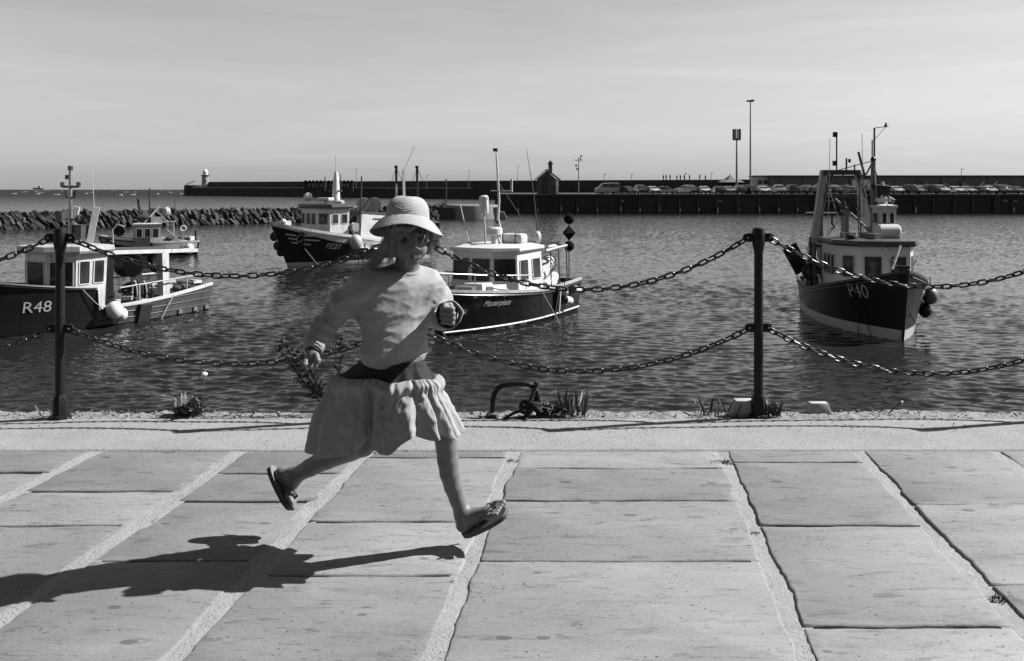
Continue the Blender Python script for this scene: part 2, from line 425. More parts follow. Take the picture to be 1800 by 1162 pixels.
# loose grit along the back edge of the coping
gr = MB(); r2 = random.Random(3)
for i in range(650):
    x = r2.uniform(-4.2, 4.2); y = r2.uniform(4.92, 5.08); s = r2.choice((0.003, 0.004, 0.005, 0.006, 0.010)) * r2.uniform(.7, 1.2)
    m = Matrix.Translation((x, y, 0.004 + s * 0.3)) @ Matrix.Rotation(r2.uniform(0, 6), 4, Vector((r2.uniform(-1, 1), r2.uniform(-1, 1), 1)).normalized())
    gr.box((0, 0, 0), (s * 1.6, s, s * 0.9), M=m, tx=0.6, ty=0.7)
for i in range(160):
    x = r2.uniform(-4, 4); y = r2.uniform(4.6, 4.92); s = r2.uniform(.003, .006)
    gr.box((x, y, 0.011 + s * .3), (s * 1.6, s, s), rz=r2.uniform(0, 3), tx=.6, ty=.6)
tag(mk('grit', gr, COPING), 'loose pale grit scattered along the quay edge', 'gravel', kind='stuff')

# ------------------------------------------------------------------ water
def water_material():
    m, nt, b = base_mat('harbour_water'); L = nt.links
    b.inputs['Base Color'].default_value = (0.012, 0.012, 0.012, 1)
    b.inputs['Roughness'].default_value = 0.07; b.inputs['IOR'].default_value = 1.333; b.inputs['Specular IOR Level'].default_value = 0.38
    t = ND(nt, 'ShaderNodeTexCoord')
    def noi(sc, stretch, det=5.0, ro=0.55, dist=0.3):
        mp_ = ND(nt, 'ShaderNodeMapping'); mp_.inputs['Scale'].default_value = stretch; mp_.inputs['Rotation'].default_value = (0, 0, R(12)); L.new(t.outputs['Object'], mp_.inputs[0])
        q = ND(nt, 'ShaderNodeTexNoise', Scale=sc, Detail=det, Roughness=ro, Distortion=dist); L.new(mp_.outputs[0], q.inputs['Vector']); return q.outputs['Fac']
    mp_ = ND(nt, 'ShaderNodeMapping'); mp_.inputs['Scale'].default_value = (0.75, 1.6, 1); mp_.inputs['Rotation'].default_value = (0, 0, R(-8)); L.new(t.outputs['Object'], mp_.inputs[0])
    q = ND(nt, 'ShaderNodeTexNoise', Scale=2.6, Detail=5.0, Roughness=0.6, Distortion=0.4); L.new(mp_.outputs[0], q.inputs['Vector'])
    cen = ND(nt, 'ShaderNodeVectorMath', operation='SUBTRACT'); L.new(q.outputs['Color'], cen.inputs[0]); cen.inputs[1].default_value = (0.5, 0.5, 0.5)
    sp = ND(nt, 'ShaderNodeSeparateXYZ'); L.new(t.outputs['Object'], sp.inputs[0])
    # the farther water has choppier faces than the mesh can carry
    amp = ND(nt, 'ShaderNodeMapRange'); L.new(sp.outputs[1], amp.inputs['Value'])
    for k_, v_ in (('From Min', 20.0), ('From Max', 260.0), ('To Min', 0.34), ('To Max', 2.6)): amp.inputs[k_].default_value = v_
    am2 = ND(nt, 'ShaderNodeMapRange'); L.new(sp.outputs[1], am2.inputs['Value'])
    for k_, v_ in (('From Min', 200.0), ('From Max', 900.0), ('To Min', 0.0), ('To Max', 3.5)): am2.inputs[k_].default_value = v_
    ams = ND(nt, 'ShaderNodeMath', operation='ADD'); L.new(amp.outputs[0], ams.inputs[0]); L.new(am2.outputs[0], ams.inputs[1])
    sc_ = ND(nt, 'ShaderNodeVectorMath', operation='SCALE'); L.new(cen.outputs[0], sc_.inputs[0]); L.new(ams.outputs[0], sc_.inputs['Scale'])
    fl = ND(nt, 'ShaderNodeVectorMath', operation='MULTIPLY'); L.new(sc_.outputs[0], fl.inputs[0]); fl.inputs[1].default_value = (0.7, 1.0, 0.0)
    ge = ND(nt, 'ShaderNodeNewGeometry')
    ad = ND(nt, 'ShaderNodeVectorMath', operation='ADD'); L.new(ge.outputs['Normal'], ad.inputs[0]); L.new(fl.outputs[0], ad.inputs[1])
    no = ND(nt, 'ShaderNodeVectorMath', operation='NORMALIZE'); L.new(ad.outputs[0], no.inputs[0])
    L.new(no.outputs[0], b.inputs['Normal'])
    # waves too far off to tell apart act as roughness
    ro = ND(nt, 'ShaderNodeMapRange'); L.new(sp.outputs[1], ro.inputs['Value'])
    for k_, v_ in (('From Min', 60.0), ('From Max', 900.0), ('To Min', 0.07), ('To Max', 0.75)): ro.inputs[k_].default_value = v_
    L.new(ro.outputs[0], b.inputs['Roughness'])
    return m
WATER = water_material()
def build_water():
    rng = np.random.default_rng(5)
    ys_px = np.concatenate([np.linspace(1300, 740, 30, endpoint=False), np.linspace(740, 376, 430, endpoint=False), np.linspace(376, 334.2, 70), [333.4]])
    dep = (CAM_H - WZ) * FPX / (ys_px - HOR)
    cols = np.linspace(-1, 1, 880)
    Y = dep[:, None] * np.ones_like(cols)[None, :]
    X = cols[None, :] * (dep[:, None] * 0.70 + 4.0)
    Z = np.zeros_like(X)
    step = np.gradient(dep)[:, None] * -1
    for i in range(110):
        lam = 0.17 * (0.70 / 0.17) ** rng.random()
        th = rng.normal(1.5, 0.36)              # mostly coming in from the open sea
        k = 2 * np.pi / lam; kx, ky = k * np.cos(th), k * np.sin(th)
        amp = 0.0055 * lam ** 0.95
        fade = np.clip((lam / np.maximum(step, 1e-3) - 2.0) / 2.0, 0, 1)
        ph = rng.random() * 6.283
        Z += amp * fade * np.sin(kx * X + ky * Y + ph + 0.8 * np.sin(0.23 * X + ph) * np.sin(0.19 * Y + 2 * ph))
    # calmer and livelier patches
    P = 0.85 + 0.3 * np.sin(0.21 * X + 0.5 * np.sin(0.13 * Y)) * np.sin(0.17 * Y + 0.7) + 0.2 * np.sin(0.05 * X + 0.31 * Y + 1.5 * np.sin(0.07 * X))
    Z = Z * P
    Z = Z + 3.0 * np.maximum(Z, 0) ** 2
    V = np.stack([X, Y, Z + WZ], -1).reshape(-1, 3)
    nr, nc = X.shape
    idx = np.arange(nr * nc).reshape(nr, nc)
    F = np.stack([idx[:-1, :-1], idx[:-1, 1:], idx[1:, 1:], idx[1:, :-1]], -1).reshape(-1, 4)
    me = bpy.data.meshes.new('water')
    me.vertices.add(len(V)); me.vertices.foreach_set('co', V.astype(np.float32).ravel())
    me.loops.add(F.size); me.loops.foreach_set('vertex_index', F.astype(np.int32).ravel())
    me.polygons.add(len(F)); me.polygons.foreach_set('loop_start', np.arange(0, F.size, 4, dtype=np.int32))
    me.polygons.foreach_set('use_smooth', np.ones(len(F), dtype=bool))
    me.update(calc_edges=True); me.validate()
    return me
w = mk('water', build_water(), WATER); tag(w, kind='structure')

# unseen brick front added behind the camera to keep half the sky off the quay
BRICK = paint('sky_blocker_brick', 0.05, 0.9, 0.3, 6, 0.2)
row = empty('unseen_sky_blocker', (0, -7.0, 0), 0, 'unseen dark brick front added behind the camera to block sky light', 'building')
mk('wall', MB().box((0, -2, 5.0), (70, 4, 10.4)), BRICK, row); mk('roof', MB().box((0, -2, 10.5), (71, 4.8, .6)), SOIL, row)
for k in range(14):
    for fl in range(3): mk('window', MB().box((-31 + k * 4.8, 0.02, 1.9 + 3.1 * fl), (1.2, .08, 1.7)), GLASS, row)
street = mk('street', MB().box((0, -6.5, -0.16), (70, 9.5, 0.22)), SOIL); tag(street, kind='structure')  # unseen strip of ground added along with the sky-blocking front
# ------------------------------------------------------------------ railing: iron posts and two rows of chain
IRON = paint('black_iron_paint', 0.008, 0.5, 0.35, 14, 0.12, fine=0.2, spec=0.25)
CHAIN = paint('chain_iron', 0.07, 0.3, 0.5, 25, 0.1, metal=0.75, fine=0.3)
POST_X = [-4.63, -2.605, -0.592, 1.43, 3.46]; POST_Y = [4.93, 4.92, 4.93, 4.95, 4.96]
POST_LABEL = ['black iron railing post left of the picture edge', 'black iron railing post at the far left with its chains',
              'black iron railing post hidden behind the running child', 'black iron railing post with a pale block at its foot',
              'black iron railing post right of the picture edge']
Z_UP, Z_LO = 1.035, 0.512
def lathe8(prof, n, rot=0.0): return MB().lathe(prof, n, M=Matrix.Rotation(rot, 4, 'Z'))
def make_post():
    root = empty('railing_post')
    mk('base', lathe8([(0.062, -0.03), (0.06, 0.012), (0.042, 0.016), (0.042, 0.10), (0.027, 0.135)], 8, R(22.5)), IRON, root, True, 25)
    mk('shaft', lathe8([(0.027, 0.13), (0.0258, 0.5), (0.0245, 0.96)], 20), IRON, root, True)
    mk('head', lathe8([(0.024, 0.94), (0.026, 0.955), (0.035, 0.995), (0.035, 1.075), (0.032, 1.088), (0.02, 1.094), (0.002, 1.095)], 20), IRON, root, True, 30)
    for s in (-1, 1):
        for z, r0 in ((Z_UP, 0.038), (Z_LO, 0.028)):
            pts = []                       # an eye plate welded to the post
            for i in range(13):
                a = math.pi * (i / 12 - 0.5)
                pts.append((r0 + 0.028 + 0.025 * math.cos(a), 0.025 * math.sin(a)))
            poly = [(r0 - 0.008, -0.025)] + pts + [(r0 - 0.008, 0.025)]
            M = Matrix.Translation((0, 0, z)) @ (Matrix.Rotation(math.pi, 4, 'Z') if s < 0 else Matrix.Identity(4)) @ Matrix.Rotation(R(90), 4, 'X')
            mb = MB().prism(poly, -0.006, 0.006, M)
            eye = [M @ Vector((r0 + 0.028 + 0.0155 * math.cos(2 * math.pi * i / 12), 0.0155 * math.sin(2 * math.pi * i / 12), 0)) for i in range(12)]
            mb.tube(eye, 0.0085, 6, closed=True)
            mk('eye_plate', mb, IRON, root, True)
            mk('bolt', MB().lathe([(0.006, -0.014), (0.006, 0.014)], 8, M=M @ Matrix.Translation((r0 + 0.028, 0, 0))), STEEL, root)
    return root
post0 = make_post()
for i, (x, y) in enumerate(zip(POST_X, POST_Y)):
    p = post0 if i == 0 else copy_tree(post0)
    p.location = (x, y, 0.006 if i else 0.006); p.rotation_euler.z = [0.02, -0.05, 0, 0.04, 0][i]
    tag(p, POST_LABEL[i], 'railing post', 'railing posts along the quay')
# one chain link, long axis x, flat in xz
LP, LW, LR = 0.052, 0.0138, 0.0057     # pitch, half width (rod centre), rod radius
def link_mesh():
    pts = []; h = LP / 2 - LW + LR * 0.9
    for i in range(6): a = -math.pi / 2 + math.pi * i / 5; pts.append((h + LW * math.cos(a), 0, LW * math.sin(a)))
    for i in range(6): a = math.pi / 2 + math.pi * i / 5; pts.append((-h + LW * math.cos(a), 0, LW * math.sin(a)))
    return mesh_from('chain_link', MB().tube(pts, LR, 6, closed=True), True, 60)
LINK = link_mesh(); LINK.materials.append(CHAIN)
def hang(p, q, sag, label, seed):
    """parabola from p to q, links laid along it, alternately turned"""
    p, q = Vector(p), Vector(q); mid = (p + q) / 2
    root = empty('hanging_chain', p, 0, label, 'chain', 'chains of the quay railing')
    N = 400; cur = [p.lerp(q, i / N) - Vector((0, 0, 4 * sag * (i / N) * (1 - i / N))) for i in range(N + 1)]
    s = [0]
    for i in range(N): s.append(s[-1] + (cur[i + 1] - cur[i]).length)
    n = int(s[-1] / LP); pitch = s[-1] / n; rr = random.Random(seed); j = 0
    for k in range(n):
        def at_s(v):
            i = min(N - 1, int(np.searchsorted(s, v, 'right')) - 1)
            return cur[i].lerp(cur[i + 1], (v - s[i]) / (s[i + 1] - s[i]))
        a, b_ = at_s(k * pitch), at_s(min((k + 1) * pitch, s[-1] - 1e-6)); t = (b_ - a).normalized()
        o = bpy.data.objects.new('chain_link', LINK); COL.objects.link(o); o.parent = root
        roll = R(20 + 90 * (k % 2)) + rr.uniform(-.28, .28)
        o.matrix_local = Matrix.Translation((a + b_) / 2 - p) @ t.to_track_quat('X', 'Z').to_matrix().to_4x4() @ Matrix.Rotation(roll, 4, 'X') @ Matrix.Diagonal((pitch / LP, 1, 1, 1))
SAG_U = [0.24, 0.215, 0.295, 0.28]; SAG_L = [0.22, 0.20, 0.245, 0.262]
SPAN = ['running out of the picture left of the far left post', 'between the far left post and the running child',
        'between the running child and the right post', 'between the right post and the right picture edge']
for i in range(4):
    xu0, xu1 = POST_X[i] + 0.066, POST_X[i + 1] - 0.066
    hang((xu0, POST_Y[i], Z_UP), (xu1, POST_Y[i + 1], Z_UP), SAG_U[i], 'upper iron chain ' + SPAN[i], i)
    hang((POST_X[i] + 0.056, POST_Y[i], Z_LO), (POST_X[i + 1] - 0.056, POST_Y[i + 1], Z_LO), SAG_L[i], 'lower iron chain ' + SPAN[i], i + 20)

# ------------------------------------------------------------------ mooring hoop with a knotted rope, blocks
hoopY = 4.955
def gx(px): return (px - 900) * hoopY / FPX
def gz(py): return CAM_H + (HOR - py) * hoopY / FPX
hoop = empty('mooring_hoop', (gx(866), hoopY, 0), 0, 'black bent iron mooring hoop set in the quay edge', 'mooring hoop')
hp = [(866, 738), (866, 722), (866, 708), (867, 698), (870, 690), (876, 682), (884, 677), (895, 675), (908, 674), (920, 674), (930, 676), (938, 681), (943, 688), (945, 697), (946, 708), (946, 722), (947, 738)]
mk('bar', MB().tube([Vector((gx(a) - gx(866), 0.0, gz(b_) )) for a, b_ in hp], 0.0155, 12), IRON, hoop, True, 60)
mk('foot_plate', MB().lathe([(0.04, 0.0), (0.038, 0.018), (0.02, 0.024), (0.013, 0.03)], 10, (0, 0, 0.0)), RUSTY, hoop, True)
rope = empty('mooring_rope', (gx(930), hoopY, 0), 0, 'thick dark rope knotted round the iron mooring hoop', 'rope')
def rp(lst, d=0.0): return [Vector((gx(a) - gx(930), -c_ + d, gz(b_))) for a, b_, c_ in lst]
kn = MB()
kn.tube(rp([(943, 673, .02), (940, 680, .028), (936, 692, .03), (932, 702, .03), (929, 712, .03)]), 0.011, 8)
kn.tube(rp([(944, 674, -.02), (946, 690, -.02), (941, 702, .0), (936, 712, .02)]), 0.010, 8)
kn.tube(rp([(941, 672, .02), (945, 671, .0), (944, 675, -.02)]), 0.010, 8)
for k in range(5):
    c = Vector((gx(922 + 5.0 * k) - gx(930), -0.015 + 0.012 * (k % 2), gz(713 + (k % 3) * 4)))
    pts = [c + Vector((0.022 * math.cos(a) * (1.5 if k % 2 else 1), 0.03 * math.sin(a), 0.02 * math.sin(a * 1 + k))) for a in [2 * math.pi * i / 14 for i in range(14)]]
    kn.tube(pts, 0.012, 8, closed=True)
mk('knot', kn, DROPE, rope, True, 70)
tail = MB()
tail.tube(rp([(922, 718, .03), (905, 722, .04), (893, 728, .05), (884, 733, .05), (878, 737, .045)]), [0.010, .009, .009, .008, .006], 8)
tail.tube(rp([(935, 720, .03), (925, 727, .06), (912, 731, .05), (920, 734, .0), (945, 733, .02), (952, 728, .0), (944, 722, -.01)]), 0.010, 8)
mk('loose_end', tail, DROPE, rope, True, 70)
BLOCK = concrete_material('pale_block', 0.45, 0.3)
def block(c, w, d, h, label, tx=0.7):
    mb = MB().box((0, 0, h / 2), (w, d, h), tx=tx, ty=0.75, bev=0.006)
    o = mk('stone_block', mb, BLOCK, None, True); o.location = c; tag(o, label, 'block', 'pale blocks on the quay edge'); return o
b1 = block((1.37, 5.00, -0.005), 0.185, 0.09, 0.095, 'pale chamfered block wedged behind the foot of the right post', 0.72)
b2 = block((1.82, 5.075, -0.03), 0.16, 0.07, 0.085, 'small white chamfered block lying on the quay edge right of the post', 0.66)

# ------------------------------------------------------------------ weeds
LEAF = paint('weed_leaf', 0.09, 0.55, 0.4, 20, 0.1, spec=0.35)
DLEAF = paint('dark_weed', 0.045, 0.7, 0.4, 30, 0.1)
DRY = paint('dry_stalk', 0.012, .9, .4, 30, .1, spec=.1)
FLUFF = paint('seed_head', 0.7, 0.9, 0.1, 50, 0.3)
def leaf_mesh(w, toothed):
    mb = MB(); L_ = 7; g = []
    for i in range(L_ + 1):
        u = i / L_; ww = w * math.sin(math.pi * min(0.97, 0.12 + 0.86 * u)) * (1 if not toothed else (1.25 if i % 2 else 0.6))
        z = u * 0.9 - 0.35 * u * u; x = u
        g.append([(x, -ww, z * 0.5 + abs(ww) * .3), (x, 0, z * 0.5), (x, ww, z * 0.5 + abs(ww) * .3)])
    return mesh_from('leaf', mb.sheet(g), True, 80, fix=False)
LEAVES = {}
for nm, w_, t_ in (('toothed', 0.13, True), ('blade', 0.05, False), ('broad', 0.17, False)):
    for mt in (LEAF, DLEAF):
        me = leaf_mesh(w_, t_); me.materials.append(mt); LEAVES[(nm, mt.name)] = me
def plant(name, loc, label, n, size, kind, mat, spread, seed, cat='weed', steep=0.6):
    root = empty(name, loc, 0, label, cat, 'weeds growing on the quay'); r = random.Random(seed)
    for i in range(n):
        o = bpy.data.objects.new('leaf', LEAVES[(kind, mat.name)]); COL.objects.link(o); o.parent = root
        s = size * r.uniform(.5, 1.1)
        o.location = (r.uniform(-spread, spread), r.uniform(-spread, spread) * .5, 0)
        o.rotation_euler = (r.uniform(-.5, .5), -r.uniform(0.1, 1.25) * steep, r.uniform(0, 6.28)); o.scale = (s, s, s)
    return root
pd = on_ground(330, 735); pd.y = 4.97
pl = plant('dandelion_plant', (-1.885, 4.98, 0.0), 'leafy dandelion plant with a tall pale seed head at the quay edge', 70, 0.12, 'toothed', LEAF, 0.065, 1, 'plant', 0.9)
stem = [Vector((0.075, 0, 0.0)), Vector((0.082, 0, 0.12)), Vector((0.086, 0, 0.17)), Vector((0.09, 0, 0.235))]
mk('stem', MB().tube(stem, 0.0028, 6), LEAF, pl, True)
mk('seed_head', MB().ball((0.09, 0, 0.242), 0.018, 12, 1, 1, 0.7), FLUFF, pl, True)
plant('weed_tuft', (0.345, 4.97, 0.0), 'spiky leafy weed right of the mooring hoop', 44, 0.15, 'blade', LEAF, 0.08, 2, 'weed', 1.15)
plant('weed_tuft', (0.24, 4.98, 0.0), 'low dark weed tuft touching the mooring rope', 34, 0.09, 'toothed', DLEAF, 0.08, 9, 'weed', 0.9)
plant('weed_tuft', (-2.70, 4.98, 0.0), 'small spiky weed left of the far left post', 18, 0.075, 'blade', LEAF, 0.05, 3)
plant('weed_tuft', (1.19, 4.97, 0.0), 'straggling weed left of the right post foot', 26, 0.14, 'blade', DLEAF, 0.11, 4)
plant('weed_tuft', (1.50, 4.97, 0.0), 'curly weed at the right side of the right post foot', 40, 0.11, 'toothed', LEAF, 0.05, 5, 'weed', 1.1)
plant('weed_tuft', (2.17, 5.04, -0.01), 'small dark weed on the quay edge right of the white block', 12, 0.055, 'blade', DLEAF, 0.05, 6)
for i, (px, lb) in enumerate(((188, 'tiny sprig nearest the far left post'), (205, 'tiny sprig second from the far left post'), (232, 'tiny sprig third from the far left post'))):
    plant('weed_sprig', (((px - 900) * 5.03 / FPX), 5.03, -0.005), lb + ' on the quay edge', 9, 0.05, 'blade', DLEAF, 0.025, 11 + i, 'weed', 1.2)
for i, (px, py, lb, n_, sp_) in enumerate(((1270, 812, 'dark moss clump in the paving joint nearest the kerb', 46, 0.05), (1762, 1052, 'dark moss clump in the paving joint at the right edge', 46, 0.045), (900, 810, 'thin grass in the paving joint beside the front leg', 14, 0.03), (1325, 937, 'little moss tuft at a slab corner', 12, 0.02))):
    g = on_ground(px, py); plant('moss_clump', (g.x, g.y, -0.006), lb, n_ * 2, 0.022, 'toothed', DLEAF, sp_, 30 + i, 'moss', 0.5)
# wiry dry stalks behind the child's hand
def wiry(name, loc, label, stalks, seed, h, lean):
    root = empty(name, loc, 0, label, 'plant', 'dry stalks on the quay edge'); r = random.Random(seed)
    for i in range(stalks):
        mb = MB(); a = lean + r.uniform(-.16, .16); hh = h * r.uniform(.65, 1.05); n = 12; pts = []
        for k in range(n + 1):
            u = k / n; pts.append(Vector((-math.sin(a) * hh * u + r.uniform(-.004, .004), r.uniform(-.004, .004) + 0.02 * i, math.cos(a) * hh * u)))
        mb.tube(pts, [0.0046 * (1 - 0.7 * k / n) for k in range(n + 1)], 5)
        for k in range(3, n + 1):
            for q in range(3):
                p = pts[k]; ang = r.uniform(-1.3, 1.3) + (-a); l = r.uniform(.02, .075) * (1.2 - k / n * .6)
                e = p + Vector((math.sin(ang) * l, r.uniform(-.02, .02), math.cos(ang) * l))
                mb.tube([p, p.lerp(e, .5) + Vector((r.uniform(-.006, .006), 0, 0)), e], [0.0032, 0.0026, 0.0016], 4)
                for z in range(3):
                    c = p.lerp(e, .35 + .3 * z); mb.ball(c, 0.0046, 4)
        mk('stalk', mb, DRY, root)
    return root
wiry('dry_stalks', (-1.07, 5.0, 0.0), 'dark wiry dry stalks leaning left behind the child', 5, 5, 0.50, 0.62)
wiry('dry_stalks', (-1.03, 5.02, 0.0), 'thin dark upright stalk right of the lowered hand', 1, 8, 0.42, 0.02)
st = empty('dry_stalk', (0.54, 5.02, 0), 0, 'single thin leaning dry stalk right of the spiky weed', 'plant', 'dry stalks on the quay edge')
mk('stalk', MB().tube([(0, 0, 0), (-0.035, 0, 0.05), (-0.075, 0, 0.095), (-0.12, 0, 0.16)], [0.003, 0.003, 0.004, 0.002], 6), DLEAF, st, True)
st = empty('small_flower', (2.22, 5.03, 0), 0, 'tiny pale flower on a leaning stalk by the white block', 'flower')
mk('stalk', MB().tube([(0, 0, 0), (0.04, 0, 0.04), (0.075, 0, 0.062)], 0.003, 6), DLEAF, st, True)
mk('flower_head', MB().ball((0.078, 0, 0.066), 0.009, 8), FLUFF, st, True)
# ------------------------------------------------------------------ far side of the harbour
def wz(h): return WZ + h             # height above water
# rubble breakwater: leaning blocks in courses against a core
ROCK = paint('breakwater_rock', 0.035, 0.85, 0.55, 2.0, 0.5, fine=0.2)
ROCK2 = paint('breakwater_rock_pale', 0.075, 0.85, 0.5, 2.0, 0.5, fine=0.2)
ROUND = concrete_material('breakwater_concrete', 0.20, 0.4, 0.1)
pA, pB = Vector((-78, 97.0, 0)), Vector((-11, 144.0, 0))
bdir = (pB - pA).normalized(); bn = Vector((bdir.y, -bdir.x, 0))      # towards the camera
bw = empty('rock_breakwater', (pA.x, pA.y, WZ), math.atan2(bdir.y, bdir.x), 'long breakwater of dark leaning stone blocks behind the left boats', 'breakwater')
BL = (pB - pA).length
core = MB(); core.add([(0, -0.35, -1), (BL, -0.35, -1), (BL, 3.2, -1), (0, 3.2, -1), (0, 0.25, 2.1), (BL, 0.25, 2.15), (BL, 2.6, 2.15), (0, 2.6, 2.1)],
    [(3, 2, 1, 0), (4, 5, 6, 7), (0, 1, 5, 4), (1, 2, 6, 5), (2, 3, 7, 6), (3, 0, 4, 7)])
mk('core', core, ROCK, bw)
rocks = []
for v in range(5):
    r = random.Random(50 + v); bm = bmesh.new(); bmesh.ops.create_cube(bm, size=1)
    bmesh.ops.subdivide_edges(bm, edges=list(bm.edges), cuts=1, use_grid_fill=True)
    for q in bm.verts: q.co *= (0.86 if q.co.length > 0.75 else 1.0); q.co += Vector((r.uniform(-.1, .1), r.uniform(-.1, .1), r.uniform(-.08, .08)))
    me = bpy.data.meshes.new('stone'); bm.to_mesh(me); bm.free(); me.materials.append(ROCK if v < 3 else ROCK2); rocks.append(me)
r = random.Random(12); x = 14.5
while x < BL:
    for row in range(3):
        o = bpy.data.objects.new('stone', r.choice(rocks)); COL.objects.link(o); o.parent = bw
        hgt = r.uniform(.8, 1.5); wdt = r.uniform(.26, .62); zc = [0.3, 1.05, 1.75][row] + r.uniform(-.14, .14)
        o.location = (x + r.uniform(-.25, .25) + row * .2, [-0.45, -0.12, 0.2][row] + r.uniform(-.12, .12), zc)
        o.rotation_euler = (r.uniform(-.3, .1), -R(r.uniform(18, 52)), r.uniform(-.35, .35)); o.scale = (wdt, r.uniform(.5, .9), hgt)
    x += r.uniform(.62, .76)
# rounded concrete head at its end
hd = empty('breakwater_head', (-6.9, 147.0, WZ), 0, 'pale rounded concrete head ending the rock breakwater', 'breakwater head')
mk('drum', MB().lathe([(5.0, -1), (4.9, 0.3), (4.55, 2.2), (4.4, 2.35), (0.1, 2.4)], 28), ROUND, hd, True, 30)
mk('dark_face', MB().box((-5.5, -0.6, 0.7), (5.4, 7.5, 2.6)), ROCK, hd)
mk('steps', MB().box((4.3, -1.6, 0.9), (1.8, 2.2, 2.2), tx=.5).box((5.0, -1.4, 0.5), (2.2, 2.2, 1.4), tx=.5), ROUND, hd)
mk('rail_post', MB().bar((-4.2, -3, 2.3), (-4.2, -3, 6.8), 0.11, 6).bar((-4.2, -3, 3.0), (-6.6, -3, 2.2), .06, 5), DARKG, hd)

# far harbour arm with its lighthouse
PIER = paint('pier_masonry', 0.03, 0.95, 0.45, 0.12, 0.0, stain=0.3)
PIERTOP = paint('pier_deck', 0.30, 0.9, 0.3, 0.2, 0.0)
qa, qb = Vector((-257, 680, 0)), Vector((118, 292, 0))
pd_ = (qb - qa).normalized(); PLn = (qb - qa).length; prz = math.atan2(pd_.y, pd_.x)
pier = empty('harbour_arm', (qa.x, qa.y, WZ), prz, 'long dark harbour arm stretching across the horizon', 'pier')
def pz(u): return 10.9 + (8.6 - 10.9) * u
mk('wall', MB().add([(0, -3, -2), (PLn, -3, -2), (PLn, 9, -2), (0, 9, -2), (0, -3, 6.3), (PLn, -3, 5.1), (PLn, 9, 5.1), (0, 9, 6.3)],
    [(3, 2, 1, 0), (4, 5, 6, 7), (0, 1, 5, 4), (1, 2, 6, 5), (2, 3, 7, 6), (3, 0, 4, 7)]), PIER, pier)
mk('lower_deck_edge', MB().add([(12, -3.15, 6.3), (PLn, -3.15, 5.1), (PLn, -1, 5.1), (12, -1, 6.3), (12, -3.15, 6.75), (PLn, -3.15, 5.4), (PLn, -1, 5.4), (12, -1, 6.75)],
    [(3, 2, 1, 0), (4, 5, 6, 7), (0, 1, 5, 4), (1, 2, 6, 5), (2, 3, 7, 6), (3, 0, 4, 7)]), PIERTOP, pier)
mk('parapet', MB().add([(24, 4, 6.2), (PLn, 4, 5.0), (PLn, 8, 5.0), (24, 8, 6.2), (24, 4, 10.9), (PLn, 4, 8.6), (PLn, 8, 8.6), (24, 8, 10.9)],
    [(3, 2, 1, 0), (4, 5, 6, 7), (0, 1, 5, 4), (1, 2, 6, 5), (2, 3, 7, 6), (3, 0, 4, 7)]), PIER, pier)
mk('pier_end', MB().lathe([(8.5, -2), (8.5, 7.2), (8.0, 8.4), (0.1, 8.5)], 18, (4, 3, 0)), PIER, pier, True, 30)
bal = MB()
for k in range(9): bal.box((-2 + k * 2.2, -2 - 0.1 * k, 8.6 + 0.35 * k), (1.0, .8, 1.6))
mk('steps', bal, PIERTOP, pier)
lh = empty('lighthouse', tuple(at(361, 330, 664)), 0, 'small pale lighthouse with a domed lantern on the pier end', 'lighthouse')
LHW = paint('lighthouse_stone', 0.22, 0.8, 0.15, 0.5, 0)
mk('tower', MB().lathe([(3.1, -1.5), (2.9, 1), (2.45, 8.6), (2.9, 9.0), (2.9, 9.5)], 20), LHW, lh, True, 30)
mk('gallery', MB().lathe([(3.0, 9.4), (3.3, 9.6), (3.3, 9.9), (2.2, 10.0)], 20), DARKG, lh, True, 30)
mk('lantern', MB().lathe([(1.9, 9.9), (1.9, 12.2)], 12), CLEANW, lh, True)
mk('dome', MB().lathe([(2.1, 12.1), (1.9, 13.0), (1.2, 13.8), (.4, 14.3), (.15, 15.2), (.05, 15.9)], 16), CLEANW, lh, True, 60)
mk('window', MB().box((1.2, -2.35, 5.2), (.7, .5, 1.2)), BLACK, lh)
for k in range(3): mk('window', MB().box((-1.1 + 1.0 * k, -2.9, -.2), (.6, .5, 1.4)), BLACK, lh)
# scalloped name board
nb = empty('name_board', tuple(at(578, 330, 480)), 0, 'dark scalloped board with the harbour name in letters', 'sign')
ncol = MB().box((0, 0, 0.6), (27.5, 1.0, 5.2))
mk('board', ncol, PIER, nb)
for k in range(13):
    mk('scallop', MB().lathe([(0.95, -0.5), (0.95, 0.5)], 14, M=Matrix.Translation((-13 + k * 2.17, 0, 3.25)) @ Matrix.Rotation(R(90), 4, 'X')), PIER, nb)
def text_mesh(txt, size, extrude=0.02, shear=0.0, space=1.0):
    cu = bpy.data.curves.new('txt', 'FONT'); cu.body = txt; cu.size = size; cu.extrude = extrude; cu.shear = shear; cu.space_character = space
    cu.align_x = 'CENTER'; cu.align_y = 'CENTER'; cu.resolution_u = 3
    t = bpy.data.objects.new('txt', cu); COL.objects.link(t)
    dg = bpy.context.evaluated_depsgraph_get(); me = bpy.data.meshes.new_from_object(t.evaluated_get(dg))
    bpy.data.objects.remove(t); bpy.data.curves.remove(cu); me.materials.clear(); return me
LETTER = paint('pale_lettering', 0.30, 0.6, 0.1, 10, 0)
for k, ch in enumerate('FOLKESTONE'):
    me = text_mesh(ch, 2.7, 0.15); me.materials.append(LETTER)
    o = mk('letter', me, LETTER, nb); o.rotation_euler = (R(90), 0, 0); o.location = (-10.8 + k * 2.4, -0.75, 1.3)

